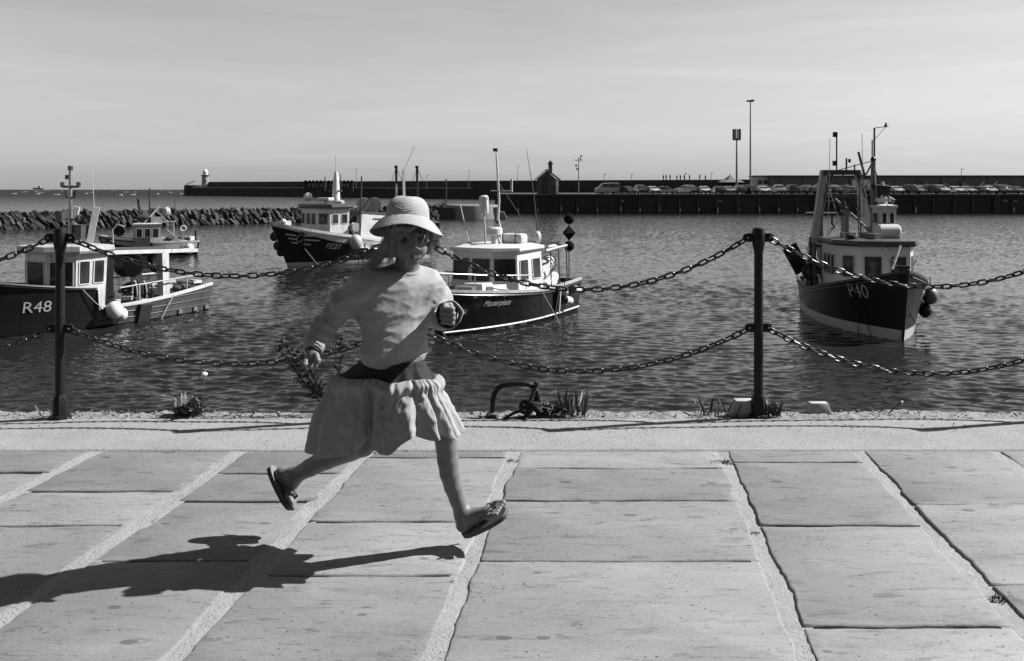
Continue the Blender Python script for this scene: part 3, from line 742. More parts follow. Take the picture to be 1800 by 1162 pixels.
# near quay across the basin with the car park
QY = 175.0
QTOP = 0.27
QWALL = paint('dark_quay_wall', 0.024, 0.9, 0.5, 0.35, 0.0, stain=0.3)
CARPARK = paint('car_park_asphalt', 0.05, 0.9, 0.2, 1.0, 0)
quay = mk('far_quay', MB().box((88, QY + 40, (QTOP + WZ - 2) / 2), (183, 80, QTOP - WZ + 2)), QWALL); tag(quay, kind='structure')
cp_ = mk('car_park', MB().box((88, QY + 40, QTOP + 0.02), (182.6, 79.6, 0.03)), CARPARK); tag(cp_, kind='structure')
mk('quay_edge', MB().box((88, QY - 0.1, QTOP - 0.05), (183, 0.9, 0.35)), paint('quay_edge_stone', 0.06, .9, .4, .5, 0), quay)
fr = random.Random(4)
PILE = paint('fender_pile', 0.045, 0.9, 0.4, 1.5, 0, stain=.3)
for k in range(34):
    x = 1.5 + k * 4.05 + fr.uniform(-.5, .5)
    mk('fender_pile', MB().box((x, QY - 0.28, WZ + 1.5), (0.34, 0.42, 3.2)), PILE, quay)
    if k < 16 or k % 5 == 0: mk('pile_cap', MB().box((x + .1, QY - 0.55, WZ + fr.uniform(.7, 1.1)), (0.2, 0.15, fr.uniform(.5, 1.1))), OFFW, quay)
for x in (30, 46, 62, 99, 113): mk('ladder', MB().bar((x, QY - .6, WZ), (x, QY - .6, QTOP), .06, 5).bar((x + .5, QY - .6, WZ), (x + .5, QY - .6, QTOP), .06, 5), RUSTY, quay)
for x in (22.5, 42.5, 64.2, 65.4, 101, 103): mk('wall_plate', MB().box((x, QY - .2, WZ + 2.6), (.9, .3, .35)), MIDG, quay)
for k in range(60):
    mk('kerb_stone', MB().box((18 + k * 1.75 + fr.uniform(-.3, .3), QY + .6, QTOP + .2), (fr.uniform(.6, 1.5), .3, .26)), OFFW, quay)

# gabled hut with a chimney
HD = 181.0
hut = empty('gabled_hut', ((965 - 900) * HD / FPX, HD, QTOP), 0, 'small dark gabled hut with a chimney on the far quay', 'hut')
HB = paint('hut_brick', 0.07, 0.9, 0.3, 1.0, 0); HR = paint('hut_slate', 0.20, .7, .25, 1.5, 0)
wv = [(-2.45, 0), (1.45, 0), (1.45, 3.3), (-0.5, 5.0), (-2.45, 3.3)]
mk('wall', MB().prism(wv, -3.5, 0.0, Matrix.Rotation(R(90), 4, 'X')), HB, hut)
for s_, a, b_ in ((-1, (-2.95, 3.0), (-0.5, 5.2)), (1, (2.45, 3.0), (-0.5, 5.2))):
    mk('roof', MB().add([(a[0], -.35, a[1]), (b_[0], -.35, b_[1]), (b_[0], 4, b_[1]), (a[0], 4, a[1]), (a[0], -.35, a[1] + .22), (b_[0], -.35, b_[1] + .22), (b_[0], 4, b_[1] + .22), (a[0], 4, a[1] + .22)],
       [(0, 1, 2, 3), (7, 6, 5, 4), (0, 4, 5, 1), (1, 5, 6, 2), (2, 6, 7, 3), (3, 7, 4, 0)]), HR, hut)
ch = mk('chimney', MB().box((0.35, 1.6, 5.5), (.8, .8, 2.1)), HB, hut); mk('chimney_cap', MB().box((0, 0, 0), (1.15, 1.1, .25)).box((0, 0, .35), (.6, .6, .4)), HB, ch).location = (0.35, 1.6, 6.6)
mk('side_bay', MB().box((1.75, 1.2, 1.65), (.55, 2.2, 3.3)), CLEANW, hut)
for k in range(3): mk('window', MB().box((2.05, .5 + .7 * k, 2.4), (.08, .5, .9)), BLACK, hut)
mk('door', MB().box((-.9, -.06, 1.2), (1.0, .1, 2.3)), BLACK, hut); mk('window', MB().box((-.6, -.06, 3.1), (1.3, .1, .9)), BLACK, hut)
mk('white_box', MB().box((1.75, -.4, .9), (.5, .6, 1.8)), WHITE, hut)

# poles and masts
def pole(name, px, top, d, r0, label, cat, base=QTOP):
    c = at(px, HOR, d); e = empty(name, (c.x, d, base), 0, label, cat)
    h = CAM_H + (HOR - top) * d / FPX - base
    mk('shaft', MB().tube([(0, 0, 0), (0, 0, h * .5), (0, 0, h)], [r0, r0 * .8, r0 * .55], 8), MIDG, e, True); return e, h
e, h = pole('floodlight_mast', 1319, 178, 190, 0.22, 'tall thin floodlight mast above the car park', 'mast')
mk('lamp_head', MB().box((-.35, 0, h + .1), (.9, .5, .25)).box((.45, -.1, h + .2), (.8, .5, .25)).box((0, .3, h), (1.6, .2, .2)), DARKG, e)
e, h = pole('phone_mast', 1295, 243, 205, 0.28, 'phone mast topped with a cage of antennas', 'mast')
for k in range(6):
    a = k * 1.047; mk('antenna', MB().box((.85 * math.cos(a), .85 * math.sin(a), h + .9), (.28, .28, 2.6)), DARKG, e)
mk('ring', MB().lathe([(.75, h - .5), (.9, h - .4), (.9, h - .25)], 12, cap=False), DARKG, e)
e, h = pole('signal_mast', 1017, 276, 178, 0.13, 'slim signal mast beside the gabled hut', 'mast')
mk('cross_arm', MB().bar((-.9, 0, h - .6), (.9, 0, h - .9), .07, 6), MIDG, e)
for dx, z in ((-.5, -1.8), (.55, .2), (-.3, -2.5), (.4, -.4)): mk('lamp', MB().ball((dx, 0, h + z), .22, 8), DARKG, e)
for k, (px, top) in enumerate(((750, 308), (824, 300), (910, 292), (626, 297), (1062, 306), (1110, 306), (1204, 305), (1250, 304), (1690, 297), (876, 308))):
    u = 0.35 + .06 * k; d = 300 if px > 1000 else 380
    e, h = pole('pier_lamp_post', px, top, d, .13, 'thin lamp post on the harbour arm, ' + ['first', 'second', 'third', 'fourth', 'fifth', 'sixth', 'seventh', 'eighth', 'ninth', 'tenth'][[626, 750, 824, 876, 910, 1062, 1110, 1204, 1250, 1690].index(px)] + ' from the left', 'lamp post', 2)
    tag(e, group='lamp posts along the harbour arm')
    mk('lamp', MB().box((.35, 0, h), (.8, .3, .2)), DARKG, e)
# low buildings behind the cars
SHED = paint('shed_cladding', 0.075, .7, .15, .3, 0, stretch=(1, 1, 1)); SHEDT = paint('shed_trim', 0.03, .7, .2, .5, 0)
shed = empty('long_shed', (99, 240, QTOP), 0, 'long low grey shed with a flat roof behind the car park', 'shed')
mk('wall', MB().box((15, 0, 2.2), (87, 14, 4.6)), SHED, shed); mk('roof', MB().box((15, 0, 4.72), (88, 15, .35)), SHEDT, shed)
for k in range(3): mk('skylight', MB().add([(13 + 5.2 * k, -8, .9), (17.6 + 5.2 * k, -8, .9), (13 + 5.2 * k, -8, 3.3), (13 + 5.2 * k, -6.9, .9), (17.6 + 5.2 * k, -6.9, .9), (13 + 5.2 * k, -6.9, 3.3)], [(0, 1, 2), (5, 4, 3), (0, 3, 4, 1), (1, 4, 5, 2), (2, 5, 3, 0)]), MIDG, shed)
for k in range(13): mk('bay_joint', MB().box((-26 + 6.3 * k, -7.05, 2.2), (.12, .12, 4.4)), SHEDT, shed)
for k, (x0, x1) in enumerate(((27, 29.4), (30.5, 33), (-17, -15))): mk('brace', MB().bar((x0, -8, .9 if k < 2 else 2), (x1, -8, 3.2), .16, 5), WHITE, shed)
mk('white_panel', MB().box((-3.0, -7.3, 2.4), (6.6, .4, 2.6)), WHITE, shed)
of = empty('flat_office', (70.5, 238, QTOP), 0, 'small pale flat-roofed office left of the long shed', 'building')
mk('wall', MB().box((0, 0, 2.3), (6.6, 6, 4.6)), OFFW, of); mk('roof', MB().box((0, 0, 4.75), (7.2, 6.6, .3)), SHEDT, of)
for k in range(4): mk('window', MB().box((-2.2 + 1.5 * k, -3.03, 3.0), (1.0, .1, 1.1)), GLASS, of)
arm2 = mk('back_wall', MB().box((48, 262, 1.5), (120, 3, 4.6)), PIER); tag(arm2, 'dark wall running behind the car park', 'wall')
cano = empty('white_canopy', (67, 262, 3.7), 0, 'small pale pointed canopy above the back wall', 'canopy')
mk('roof', MB().lathe([(5, -.2), (2.2, .6), (.25, 1.9), (.05, 2.3)], 6), MIDG, cano)
for s_ in (-2.5, 2.5): mk('leg', MB().bar((s_, -1, -2), (s_, -1, 0.3), .12, 5), MIDG, cano)

# parked cars
CARG = {'car_paint_black': 0.012, 'car_paint_dark': 0.04, 'car_paint_silver': 0.22, 'car_paint_white': 0.5}
def car_mesh(kind):
    """front faces -y. side profile lofted over five width stations"""
    if kind == 'suv': prof = [(-2.2, .45), (-2.25, .8), (-2.05, 1.08), (-1.15, 1.18), (-.55, 1.72), (.3, 1.8), (1.6, 1.76), (2.1, 1.15), (2.2, .8), (2.15, .45)]
    elif kind == 'van': prof = [(-2.4, .45), (-2.45, .9), (-2.3, 1.2), (-1.7, 1.35), (-1.05, 2.1), (.3, 2.2), (2.2, 2.15), (2.35, 1.2), (2.4, .8), (2.35, .45)]
    else: prof = [(-2.0, .42), (-2.06, .7), (-1.9, .92), (-1.05, 1.02), (-.35, 1.46), (.35, 1.52), (1.3, 1.45), (1.85, 1.0), (1.98, .75), (1.95, .42)]
    W = .9 if kind != 'van' else .98; roof = max(z for _, z in prof); belt = 1.1 if kind == 'suv' else (1.3 if kind == 'van' else .95)
    g = []
    for s_ in (-1, -.82, 0, .82, 1):
        row = []
        for y, z in prof:
            k = max(0, (z - belt) / (roof - belt)); w_ = W * (1 - .2 * k)
            row.append((s_ * w_, y * (1 - .03 * abs(s_)), z - (.06 * k if abs(s_) == 1 else 0)))
        g.append(row)
    body = MB().sheet(g); n = len(prof)
    for o_ in (0, 4): body.f.append([o_ * n + i for i in range(n)] if o_ else [o_ * n + i for i in range(n)][::-1])
    gl = MB()
    def quad(i, j, s_, off):
        a, b_ = Vector((0,) + prof[i]), Vector((0,) + prof[j]); nrm = Vector((0, -(b_.z - a.z), (b_.y - a.y))).normalized() * off
        p0, p1 = a.lerp(b_, .12) + nrm, a.lerp(b_, .9) + nrm; k0, k1 = W * .84, W * .72
        gl.add([(-k0, p0.y, p0.z), (k0, p0.y, p0.z), (k1, p1.y, p1.z), (-k1, p1.y, p1.z)], [(0, 1, 2, 3)])
    quad(3, 4, 0, .03); quad(6, 7, 0, .03)
    for s_ in (-1, 1): gl.add([(s_ * (W - .0 + .005), prof[3][0] + .35, belt + .05), (s_ * (W + .005), prof[7][0] - .35, belt + .05), (s_ * (W * .83 + .02), prof[6][0] - .1, roof - .18), (s_ * (W * .83 + .02), prof[4][0] + .1, roof - .18)], [(0, 1, 2, 3)])
    return body, gl, W
cars = {}
for kd in ('hatch', 'suv', 'van'):
    for cn, g_ in CARG.items():
        if kd == 'van' and cn in ('car_paint_black', 'car_paint_dark'): continue
        body, gl, W = car_mesh(kd); e = empty('parked_car' if kd != 'van' else 'parked_van')
        cb = mk('body', body, paint(cn, g_, .25, .05, 2, 0, spec=.6), e, True, 30); mk('windows', gl, GLASS, e)
        for sx in (-1, 1):
            for y in (-1.3, 1.3): mk('wheel', MB().lathe([(.33, -.11), (.33, .11)], 12, M=Matrix.Translation((sx * (W - .12), y, .33)) @ Matrix.Rotation(R(90), 4, 'Y')), RUBBER, e)
            mk('headlight', MB().box((sx * W * .68, -2.0 - (.15 if kd != 'hatch' else 0), .78), (.34, .12, .16)), CLEANW, e)
        mk('bumper', MB().box((0, -2.03 - (.18 if kd != 'hatch' else 0), .5), (W * 1.9, .16, .2)), BLACK, e)
        cars[(kd, cn)] = e
def cpx(px, d): return (px - 900) * d / FPX
ccount = {}
used_car = set()
ORD = ['first', 'second', 'third', 'fourth', 'fifth', 'sixth', 'seventh', 'eighth', 'ninth', 'tenth', 'eleventh', 'twelfth', 'thirteenth', 'fourteenth', 'fifteenth', 'sixteenth', 'seventeenth', 'eighteenth', 'nineteenth', 'twentieth', 'twenty-first', 'twenty-second', 'twenty-third', 'twenty-fourth', 'twenty-fifth', 'twenty-sixth', 'twenty-seventh', 'twenty-eighth', 'twenty-ninth', 'thirtieth', 'thirty-first', 'thirty-second']
WORD = {'car_paint_black': 'black', 'car_paint_dark': 'dark', 'car_paint_silver': 'silver', 'car_paint_white': 'white'}
def place_car(kd, cn, px, d, rz, rowname, k, sc=1.12):
    src = cars[(kd, cn)]
    if (kd, cn) in used_car: c = copy_tree(src)
    else: c = src; used_car.add((kd, cn))
    c.location = (cpx(px, d), d, QTOP + .04); c.rotation_euler.z = rz; c.scale = (sc, sc, sc)
    tag(c, '%s parked %s, %s from the left in the %s row' % (WORD[cn], {'hatch': 'hatchback', 'suv': 'tall car', 'van': 'van'}[kd], ORD[k], rowname), 'car' if kd != 'van' else 'van', 'cars parked on the far quay')
cr = random.Random(21); names = list(CARG)
px = 1262; k = 0
while px < 1800:
    kd = cr.choice(['hatch', 'hatch', 'suv']); cn = cr.choices(names, [6, 4, 2, 1])[0]
    place_car(kd, cn, px, 180.5, cr.uniform(-.12, .12) + (math.pi if cr.random() < .35 else 0), 'front', k); px += cr.choice([18, 19, 20, 22]) + (8 if cr.random() < .12 else 0); k += 1
px = 1275; k = 0
while px < 1800:
    kd = cr.choice(['hatch', 'suv', 'suv']); cn = cr.choices(names, [5, 4, 2, 1])[0]
    place_car(kd, cn, px, 192, cr.uniform(-.1, .1), 'back', k); px += cr.choice([20, 22, 26, 30]); k += 1
for k, (kd, cn, px, rz, d) in enumerate((('van', 'car_paint_silver', 1068, -1.45, 186), ('hatch', 'car_paint_black', 1104, .3, 183), ('suv', 'car_paint_dark', 1126, .1, 186), ('hatch', 'car_paint_white', 1147, .2, 184), ('hatch', 'car_paint_silver', 1170, 1.4, 186),
        ('suv', 'car_paint_silver', 1205, -1.3, 190), ('hatch', 'car_paint_dark', 1217, .1, 184), ('hatch', 'car_paint_white', 1237, .05, 182))):
    place_car(kd, cn, px, d, rz, 'left', k)
for c in [q for kk, q in cars.items() if kk not in used_car]:
    for ch in list(c.children): bpy.data.objects.remove(ch)
    bpy.data.objects.remove(c)
# people strolling on the harbour arm, tiny in the distance
PPL = paint('far_clothing', 0.03, .9, .4, 1, 0)
pm_ = MB().tube([(0, 0, 0), (.03, 0, .45), (.0, 0, .9), (0, 0, 1.2), (0, 0, 1.42), (0, 0, 1.5), (0, 0, 1.6), (0, 0, 1.75)], [.14, .16, .19, .24, .21, .08, .12, .05], 8)
pme = mesh_from('body', pm_, True, 80); pme.materials.append(PPL)
PXS = [1166, 1171, 1178, 1190, 1196, 1203, 1212, 1230, 1240, 950 - 110, 862, 800, 783, 670, 430, 455]
for k, px in enumerate(sorted(PXS)):
    d = 258 if px > 1000 else 420 if px > 600 else 560
    yy = 320 if px < 1000 else 316
    o = mk('person', pme, PPL); zt = CAM_H + (HOR - yy) * d / FPX
    o.location = (cpx(px, d), d, zt - (.15 if px > 1000 else .9)); o.rotation_euler.z = k; o.scale = (1, 1, .95 + .02 * (k % 5))
    tag(o, 'tiny distant walker on the harbour wall, %s from the left' % ORD[k], 'person', 'walkers on the harbour wall')
# ship and white horses out at sea
shp = empty('distant_ship', tuple(at(67, 333, 6500)), 0, 'tiny ship on the horizon at the far left', 'ship')
mk('hull', MB().box((0, 0, 6), (70, 14, 12), tx=1.1), MIDG, shp); mk('superstructure', MB().box((10, 0, 18), (18, 12, 14)), OFFW, shp)
foam = MB(); r = random.Random(8)
for k in range(26):
    d = 700 + 2400 * r.random() ** 1.5; px = r.uniform(20, 330); y_ = d
    x = cpx(px, d); L_ = r.uniform(2, 7) * d / 900
    foam.box((x, y_, WZ + .3), (L_, 2.5, .9), tx=.5, ty=.5)
tag(mk('white_horses', foam, OFFW), 'scattered white wave crests on the open sea', 'wave crests', kind='stuff')
# ------------------------------------------------------------------ boats.  local axes: +x bow, +y port, z up from the waterline
def sstep(a, b, x):
    t = min(1, max(0, (x - a) / (b - a))); return t * t * (3 - 2 * t)
class Hull:
    def __init__(s, L, B, sheer, rake=0.6, tr=0.82, full=2.3, wfull=1.7, srake=0.15):
        s.L, s.B, s.sheer, s.rake, s.tr, s.full, s.wfull, s.srake = L, B, sheer, rake, tr, full, wfull, srake
    def hbs(s, t):
        if t < .45: k = s.tr + (1 - s.tr) * math.sin(math.pi / 2 * t / .45)
        else: k = max(0.0, 1 - ((t - .45) / .55) ** s.full)
        return s.B / 2 * k + 0.02
    def hbw(s, t):
        if t < .4: k = (s.tr + (1 - s.tr) * math.sin(math.pi / 2 * t / .4)) * .93
        else: k = .93 * max(0.0, 1 - ((t - .4) / .6) ** s.wfull)
        return s.B / 2 * k + 0.015
    def pt(s, t, z, side, out=0.0):
        zs = s.sheer(t); r = z / zs
        rr = max(0.0, r)
        y = s.hbw(t) + (s.hbs(t) - s.hbw(t)) * rr ** 1.25
        if z < 0: y = s.hbw(t) * (1 + z * .5)
        x = -s.L / 2 + s.L * t + s.rake * r * sstep(.55, 1, t) - s.srake * r * (1 - sstep(0, .25, t))
        return Vector((x, side * (y + out), z))
    def t_of(s, x, z):
        a, b_ = 0.0, 1.0
        for _ in range(30):
            m = (a + b_) / 2
            if s.pt(m, z, 1).x < x: a = m
            else: b_ = m
        return (a + b_) / 2
    def skin(s, x, z, side, out=0.012): return s.pt(s.t_of(x, z), z, side, out)
def make_hull(root, h, m_hull, m_band, band, m_rail, deckf, m_deck, m_in, rail_w=.11, rail_h=.06, strakes=(), extra_ts=()):
    ts = sorted(set([i / 36 for i in range(37)] + list(extra_ts)))
    def rows(t, lo, hi, n): return [lo + (hi - lo) * i / n for i in range(n + 1)]
    def side_sheet(mb, lo, hi, n, inset=0.0):
        for sd in (1, -1):
            g = []
            for t in ts:
                a, b_ = (lo(t) if callable(lo) else lo), (hi(t) if callable(hi) else hi)
                g.append([h.pt(t, z, sd, -inset) for z in rows(t, a, b_, n)])
            mb.sheet(g)
            if inset == 0:
                a, b_ = (lo(0) if callable(lo) else lo), (hi(0) if callable(hi) else hi)
        if inset == 0:
            zz = rows(0, a, b_, n)
            mb.sheet([[h.pt(0, z, -1) for z in zz], [h.pt(0, z, 1) for z in zz]])
            zz = rows(1, lo(1) if callable(lo) else lo, hi(1) if callable(hi) else hi, n)
            mb.sheet([[h.pt(1, z, -1) for z in zz], [h.pt(1, z, 1) for z in zz]])
    mb = MB(); side_sheet(mb, band, h.sheer, 8); mk('hull', mb, m_hull, root, True, 40)
    mb = MB(); side_sheet(mb, -0.55, band, 3); mk('waterline_band', mb, m_band, root, True, 40)
    mb = MB(); side_sheet(mb, lambda t: deckf(t) - .03, lambda t: h.sheer(t) - .01, 2, 0.07); mk('inner_bulwark', mb, m_in, root, True, 40)
    g = []
    for t in ts:
        z = deckf(t); a = h.pt(t, z, 1, -.06)
        g.append([Vector((a.x, a.y * k, z + .05 * (1 - k * k))) for k in (-1, -.5, 0, .5, 1)])
    mk('deck', MB().sheet(g), m_deck, root, True, 40)
    for sd in (1, -1):
        mb = MB(); g = []
        for t in ts:
            z = h.sheer(t); o_ = h.pt(t, z, sd, .03); i_ = h.pt(t, z, sd, .03 - rail_w)
            if o_.y * sd < rail_w: i_.y = 0
            g.append([Vector((i_.x, i_.y, z - .01)), Vector((i_.x, i_.y, z + rail_h)), Vector((o_.x, o_.y, z + rail_h)), Vector((o_.x, o_.y, z - .02)), Vector((i_.x, i_.y, z - .01))])
        mb.sheet(g); mk('gunwale', mb, m_rail, root, True, 30)
    for zf, rad, m_, t0, t1 in strakes:
        for sd in (1, -1):
            mk('rubbing_strake', MB().tube([h.pt(t, zf(t), sd, .02) for t in [t0 + (t1 - t0) * i / 24 for i in range(25)]], rad, 6), m_, root, True)
def hull_text(root, h, txt, size, xc, zc, side, mat, shear=0.0, name='lettering', xs=1.0, slope=0.0):
    me = text_mesh(txt, size, 0.0, shear); me.materials.append(mat)
    bm = bmesh.new(); bm.from_mesh(me)
    bmesh.ops.triangulate(bm, faces=list(bm.faces))
    bmesh.ops.remove_doubles(bm, verts=list(bm.verts), dist=1e-5)
    xs_ = [v.co.x for v in bm.verts]; ys_ = [v.co.y for v in bm.verts]; st_ = max(.06, size * .2)
    for ax_, lo_, hi_ in ((0, min(xs_), max(xs_)), (1, min(ys_), max(ys_))):
        q = lo_ + st_
        while q < hi_:
            no_ = (1, 0, 0) if ax_ == 0 else (0, 1, 0)
            bmesh.ops.bisect_plane(bm, geom=list(bm.verts) + list(bm.edges) + list(bm.faces), plane_co=(q, 0, 0) if ax_ == 0 else (0, q, 0), plane_no=no_); q += st_
    bmesh.ops.triangulate(bm, faces=list(bm.faces)); bm.to_mesh(me); bm.free()
    for v in me.vertices:
        u, w_ = v.co.x * xs, v.co.y; x = xc - u * side
        v.co = h.skin(x, zc + w_ + slope * u, side, 0.03)
    return mk(name, me, mat, root, fix=False)
def hull_quad(root, h, pts, side, mat, name):
    """flat mark on the hull: polygon of (x,z), finely cut"""
    mb = MB(); (xa, za), (xb, zb), (xc_, zc_), (xd, zd) = pts; g = []
    for i in range(9):
        u = i / 8; row = []
        for j in (0, 1):
            x = (xa + (xb - xa) * u) * (1 - j) + (xd + (xc_ - xd) * u) * j; z = (za + (zb - za) * u) * (1 - j) + (zd + (zc_ - zd) * u) * j
            row.append(h.skin(x, z, side, 0.02))
        g.append(row)
    return mk(name, mb.sheet(g), mat, root, fix=False)
def rrect(w_, hh, r, n=4):
    pts = []
    for cx, cy, a0 in ((w_ / 2 - r, hh / 2 - r, 0), (-w_ / 2 + r, hh / 2 - r, 90), (-w_ / 2 + r, -hh / 2 + r, 180), (w_ / 2 - r, -hh / 2 + r, 270)):
        for i in range(n + 1): a = R(a0 + 90 * i / n); pts.append((cx + r * math.cos(a), cy + r * math.sin(a)))
    return pts
def window(parent, M, w_, hh, m_frame, rad=.07, fw=.035):
    """M: local x along wall, y up, z outward"""
    fr = MB(); o_ = rrect(w_, hh, rad); i_ = rrect(w_ - 2 * fw, hh - 2 * fw, max(.02, rad - fw)); n = len(o_)
    vs_ = [(x, y, 0.0) for x, y in o_] + [(x, y, .025) for x, y in o_] + [(x, y, .025) for x, y in i_] + [(x, y, .004) for x, y in i_]
    fs = [(r_ * n + k, r_ * n + (k + 1) % n, (r_ + 1) * n + (k + 1) % n, (r_ + 1) * n + k) for r_ in range(3) for k in range(n)]
    fr.add(vs_, fs, M); w = mk('window', fr, m_frame, parent)
    mk('pane', MB().add([(x, y, .008) for x, y in i_], [tuple(range(n))], M), GLASS, w, fix=False)
    return w
def house(root, plan, z0, z1, m_wall, m_roof, wins, over=.12, rt=.12, batter=0.0, m_frame=None, name='wheelhouse', crown=.05):
    """plan counter-clockwise seen from above; wins: {edge: (n, zlo, zhi, margin, gap)}"""
    n = len(plan); cx = sum(p[0] for p in plan) / n; cy = sum(p[1] for p in plan) / n
    def top(p): return (p[0] + (cx - p[0]) * batter, p[1] + (cy - p[1]) * batter)
    mb = MB(); vs_ = [(p[0], p[1], z0) for p in plan] + [top(p) + (z1,) for p in plan]
    mb.add(vs_, [(i, (i + 1) % n, n + (i + 1) % n, n + i) for i in range(n)] + [tuple(range(n, 2 * n))])
    mk('%s_wall' % name, mb, m_wall, root)
    def grow(k, p): d = Vector((top(p)[0] - cx, top(p)[1] - cy)); l = d.length; d = d * ((l + k) / l); return (cx + d.x, cy + d.y)
    rf = MB(); rings = [[grow(over * .8, p) + (z1 + .003,) for p in plan], [grow(over, p) + (z1 + rt * .35,) for p in plan], [grow(over * .9, p) + (z1 + rt,) for p in plan], [grow(-.35, p) + (z1 + rt + crown,) for p in plan]]
    rf.add([q for r_ in rings for q in r_], [(k * n + i, k * n + (i + 1) % n, (k + 1) * n + (i + 1) % n, (k + 1) * n + i) for k in range(3) for i in range(n)] + [tuple(range(n))[::-1], tuple(range(3 * n, 4 * n))])
    mk('roof', rf, m_roof, root, True, 30)
    for e, (cnt, zl, zh, mar, gap) in wins.items():
        p, q = Vector(plan[e]), Vector(plan[(e + 1) % n])
        def wallp(u, z):
            k = (z - z0) / (z1 - z0); a = p.lerp(q, u); t_ = Vector(top(plan[e])).lerp(Vector(top(plan[(e + 1) % n])), u); b_ = a.lerp(t_, k); return Vector((b_.x, b_.y, z))
        Lw = (q - p).length; ww = (Lw - 2 * mar - (cnt - 1) * gap) / cnt
        for i in range(cnt):
            u = (mar + ww / 2 + i * (ww + gap)) / Lw; c = wallp(u, (zl + zh) / 2)
            xax = Vector((q.x - p.x, q.y - p.y, 0)).normalized(); yax = (wallp(u, zh) - wallp(u, zl)).normalized(); zax = xax.cross(yax)
            M = Matrix((xax, yax, zax)).transposed().to_4x4(); M.translation = c + zax * .004
            window(root, M, ww, zh - zl, m_frame or m_wall)
def boat(name, c, hd, label):
    return empty(name, (c[0], c[1], WZ), math.atan2(hd[1], hd[0]), label, 'fishing boat', 'boats moored in the harbour')
def fender(root, p, r, mat, sx=1, sz=1.15, name='fender'):
    f = mk(name, MB().ball(p, r, 14, 1, 1, sz), mat, root, True, 80)
    mk('lanyard', MB().tube([p + Vector((0, 0, r * sz * .9)), p + Vector((0, 0, r * sz + .35))], .018, 5), DROPE, f); return f
def clutter(root, name, lo, hi, n, seed, mats, size):
    """crates, coils and gear: each piece its own part"""
    r = random.Random(seed)
    for i in range(n):
        c = Vector([r.uniform(lo[k], hi[k]) for k in range(3)]); s_ = size * r.uniform(.6, 1.3); k = r.random(); m_ = r.choice(mats)
        if k < .35: mk('fish_box', MB().box(c, (s_ * 1.4, s_, s_ * .6), rz=r.uniform(0, 3), tx=1.05, ty=1.05), m_, root)
        elif k < .7:
            pts = [c + Vector((math.cos(a) * s_ * (.5 - .012 * a) + r.uniform(-.012, .012), math.sin(a) * s_ * (.5 - .012 * a) + r.uniform(-.012, .012), .007 * a - .1)) for a in [j * .5 for j in range(38)]]
            mk('rope_coil', MB().tube(pts, s_ * .05 + .012, 5), r.choice((ROPE, DROPE, DROPE)), root, True)
        else: mk('net_heap', MB().ball(c, s_ * .6, 10, 1.2, 1, .7), NET, root, True)
SIGB = paint('matt_black_shape', 0.006, .95, .2, 8, 0, spec=.1)
PALE = paint('pale_letter_paint', 0.42, .5, .15, 12, 0)

# ---- P40: trawler pointing at the quay, right of the picture
hd = Vector((-.075, -.997)); b = boat('trawler', (13.16, 32.1), hd, 'dark-hulled trawler marked P40 with a tall A-frame, pointing at the quay')
h = Hull(8.0, 3.5, lambda t: 1.30 - .12 * math.sin(math.pi * min(1, t / .6)) + 1.02 * max(0, (t - .38) / .62) ** 1.7, rake=.45, tr=.76, full=3.0, wfull=2.2)
make_hull(b, h, DARKHULL, WHITE, .36, DARKG, lambda t: .78 + .35 * sstep(.5, 1, t), DECK, OFFW, strakes=((lambda t: h.sheer(t) - .14, .03, DARKG, .02, .98),))
mk('stem_bar', MB().tube([h.pt(1, z, 1) * 1 + Vector((.02, -h.hbw(1), 0)) for z in (-.5, .3, 1.0, 1.7, 2.25)], .05, 6), DARKHULL, b, True)
plan = [(1.5, -.55), (1.65, 0.3), (1.5, 1.2), (.85, 1.55), (-1.25, 1.5), (-1.25, -1.12), (.75, -1.12)]
house(b, plan, .9, 2.95, CLEANW, DARKG, {0: (1, 1.86, 2.62, .12, .1), 1: (1, 1.86, 2.62, .14, .1), 2: (1, 1.86, 2.62, .12, .1), 3: (1, 1.8, 2.6, .5, .2), 5: (3, 1.8, 2.58, .35, .14), 6: (1, 1.8, 2.62, .22, .1)}, over=.2, rt=.2, m_frame=OFFW)
hull_text(b, h, 'P40', .66, 2.95, 1.5, -1, PALE, xs=.8, slope=.06); hull_text(b, h, 'P40', .62, 2.85, 1.5, 1, PALE, xs=.8, slope=.06)
# gantry
GA = -2.0
for y0, y1, nm in ((-1.5, -.8, 'gantry_leg'), (1.45, .5, 'gantry_leg')): mk(nm, MB().beam((GA, y0, 1.0), (GA - .1, y1, 5.75), .18, .26), OFFW, b)
mk('gantry_top', MB().beam((GA - .1, -.87, 5.68), (GA - .1, .57, 5.68), .2, .2), DARKG, b)
mk('gantry_brace', MB().beam((GA - .08, -.9, 4.7), (GA - .08, .62, 4.7), .1, .1).bar((GA, -.8, 4.7), (GA, -.5, 5.6), .05).bar((GA, .8, 4.7), (GA, .5, 5.6), .05), DARKG, b)
mk('gantry_strut', MB().bar((GA - .1, -.6, 5.6), (GA - .5, -1.3, .9), .045).bar((GA - .1, .6, 5.6), (GA + 1.0, .3, 3.1), .04), DARKG, b)
mk('hoist_block', MB().ball((GA - .1, -.05, 4.35), .13, 8, 1, 1, 1.6).bar((GA - .1, -.05, 4.3), (GA - .1, -.05, 5.6), .03).bar((GA - .1, -.05, 4.1), (GA - .1, -.05, 1.2), .018), DARKG, b)
mk('gantry_mast', MB().bar((GA - .1, -.3, 5.7), (GA - .1, -.3, 7.15), .03).bar((GA - .1, .08, 5.7), (GA - .1, .08, 6.25), .035).bar((GA - .1, .4, 6.0), (GA - .1, .4, 5.7), .03), DARKG, b)
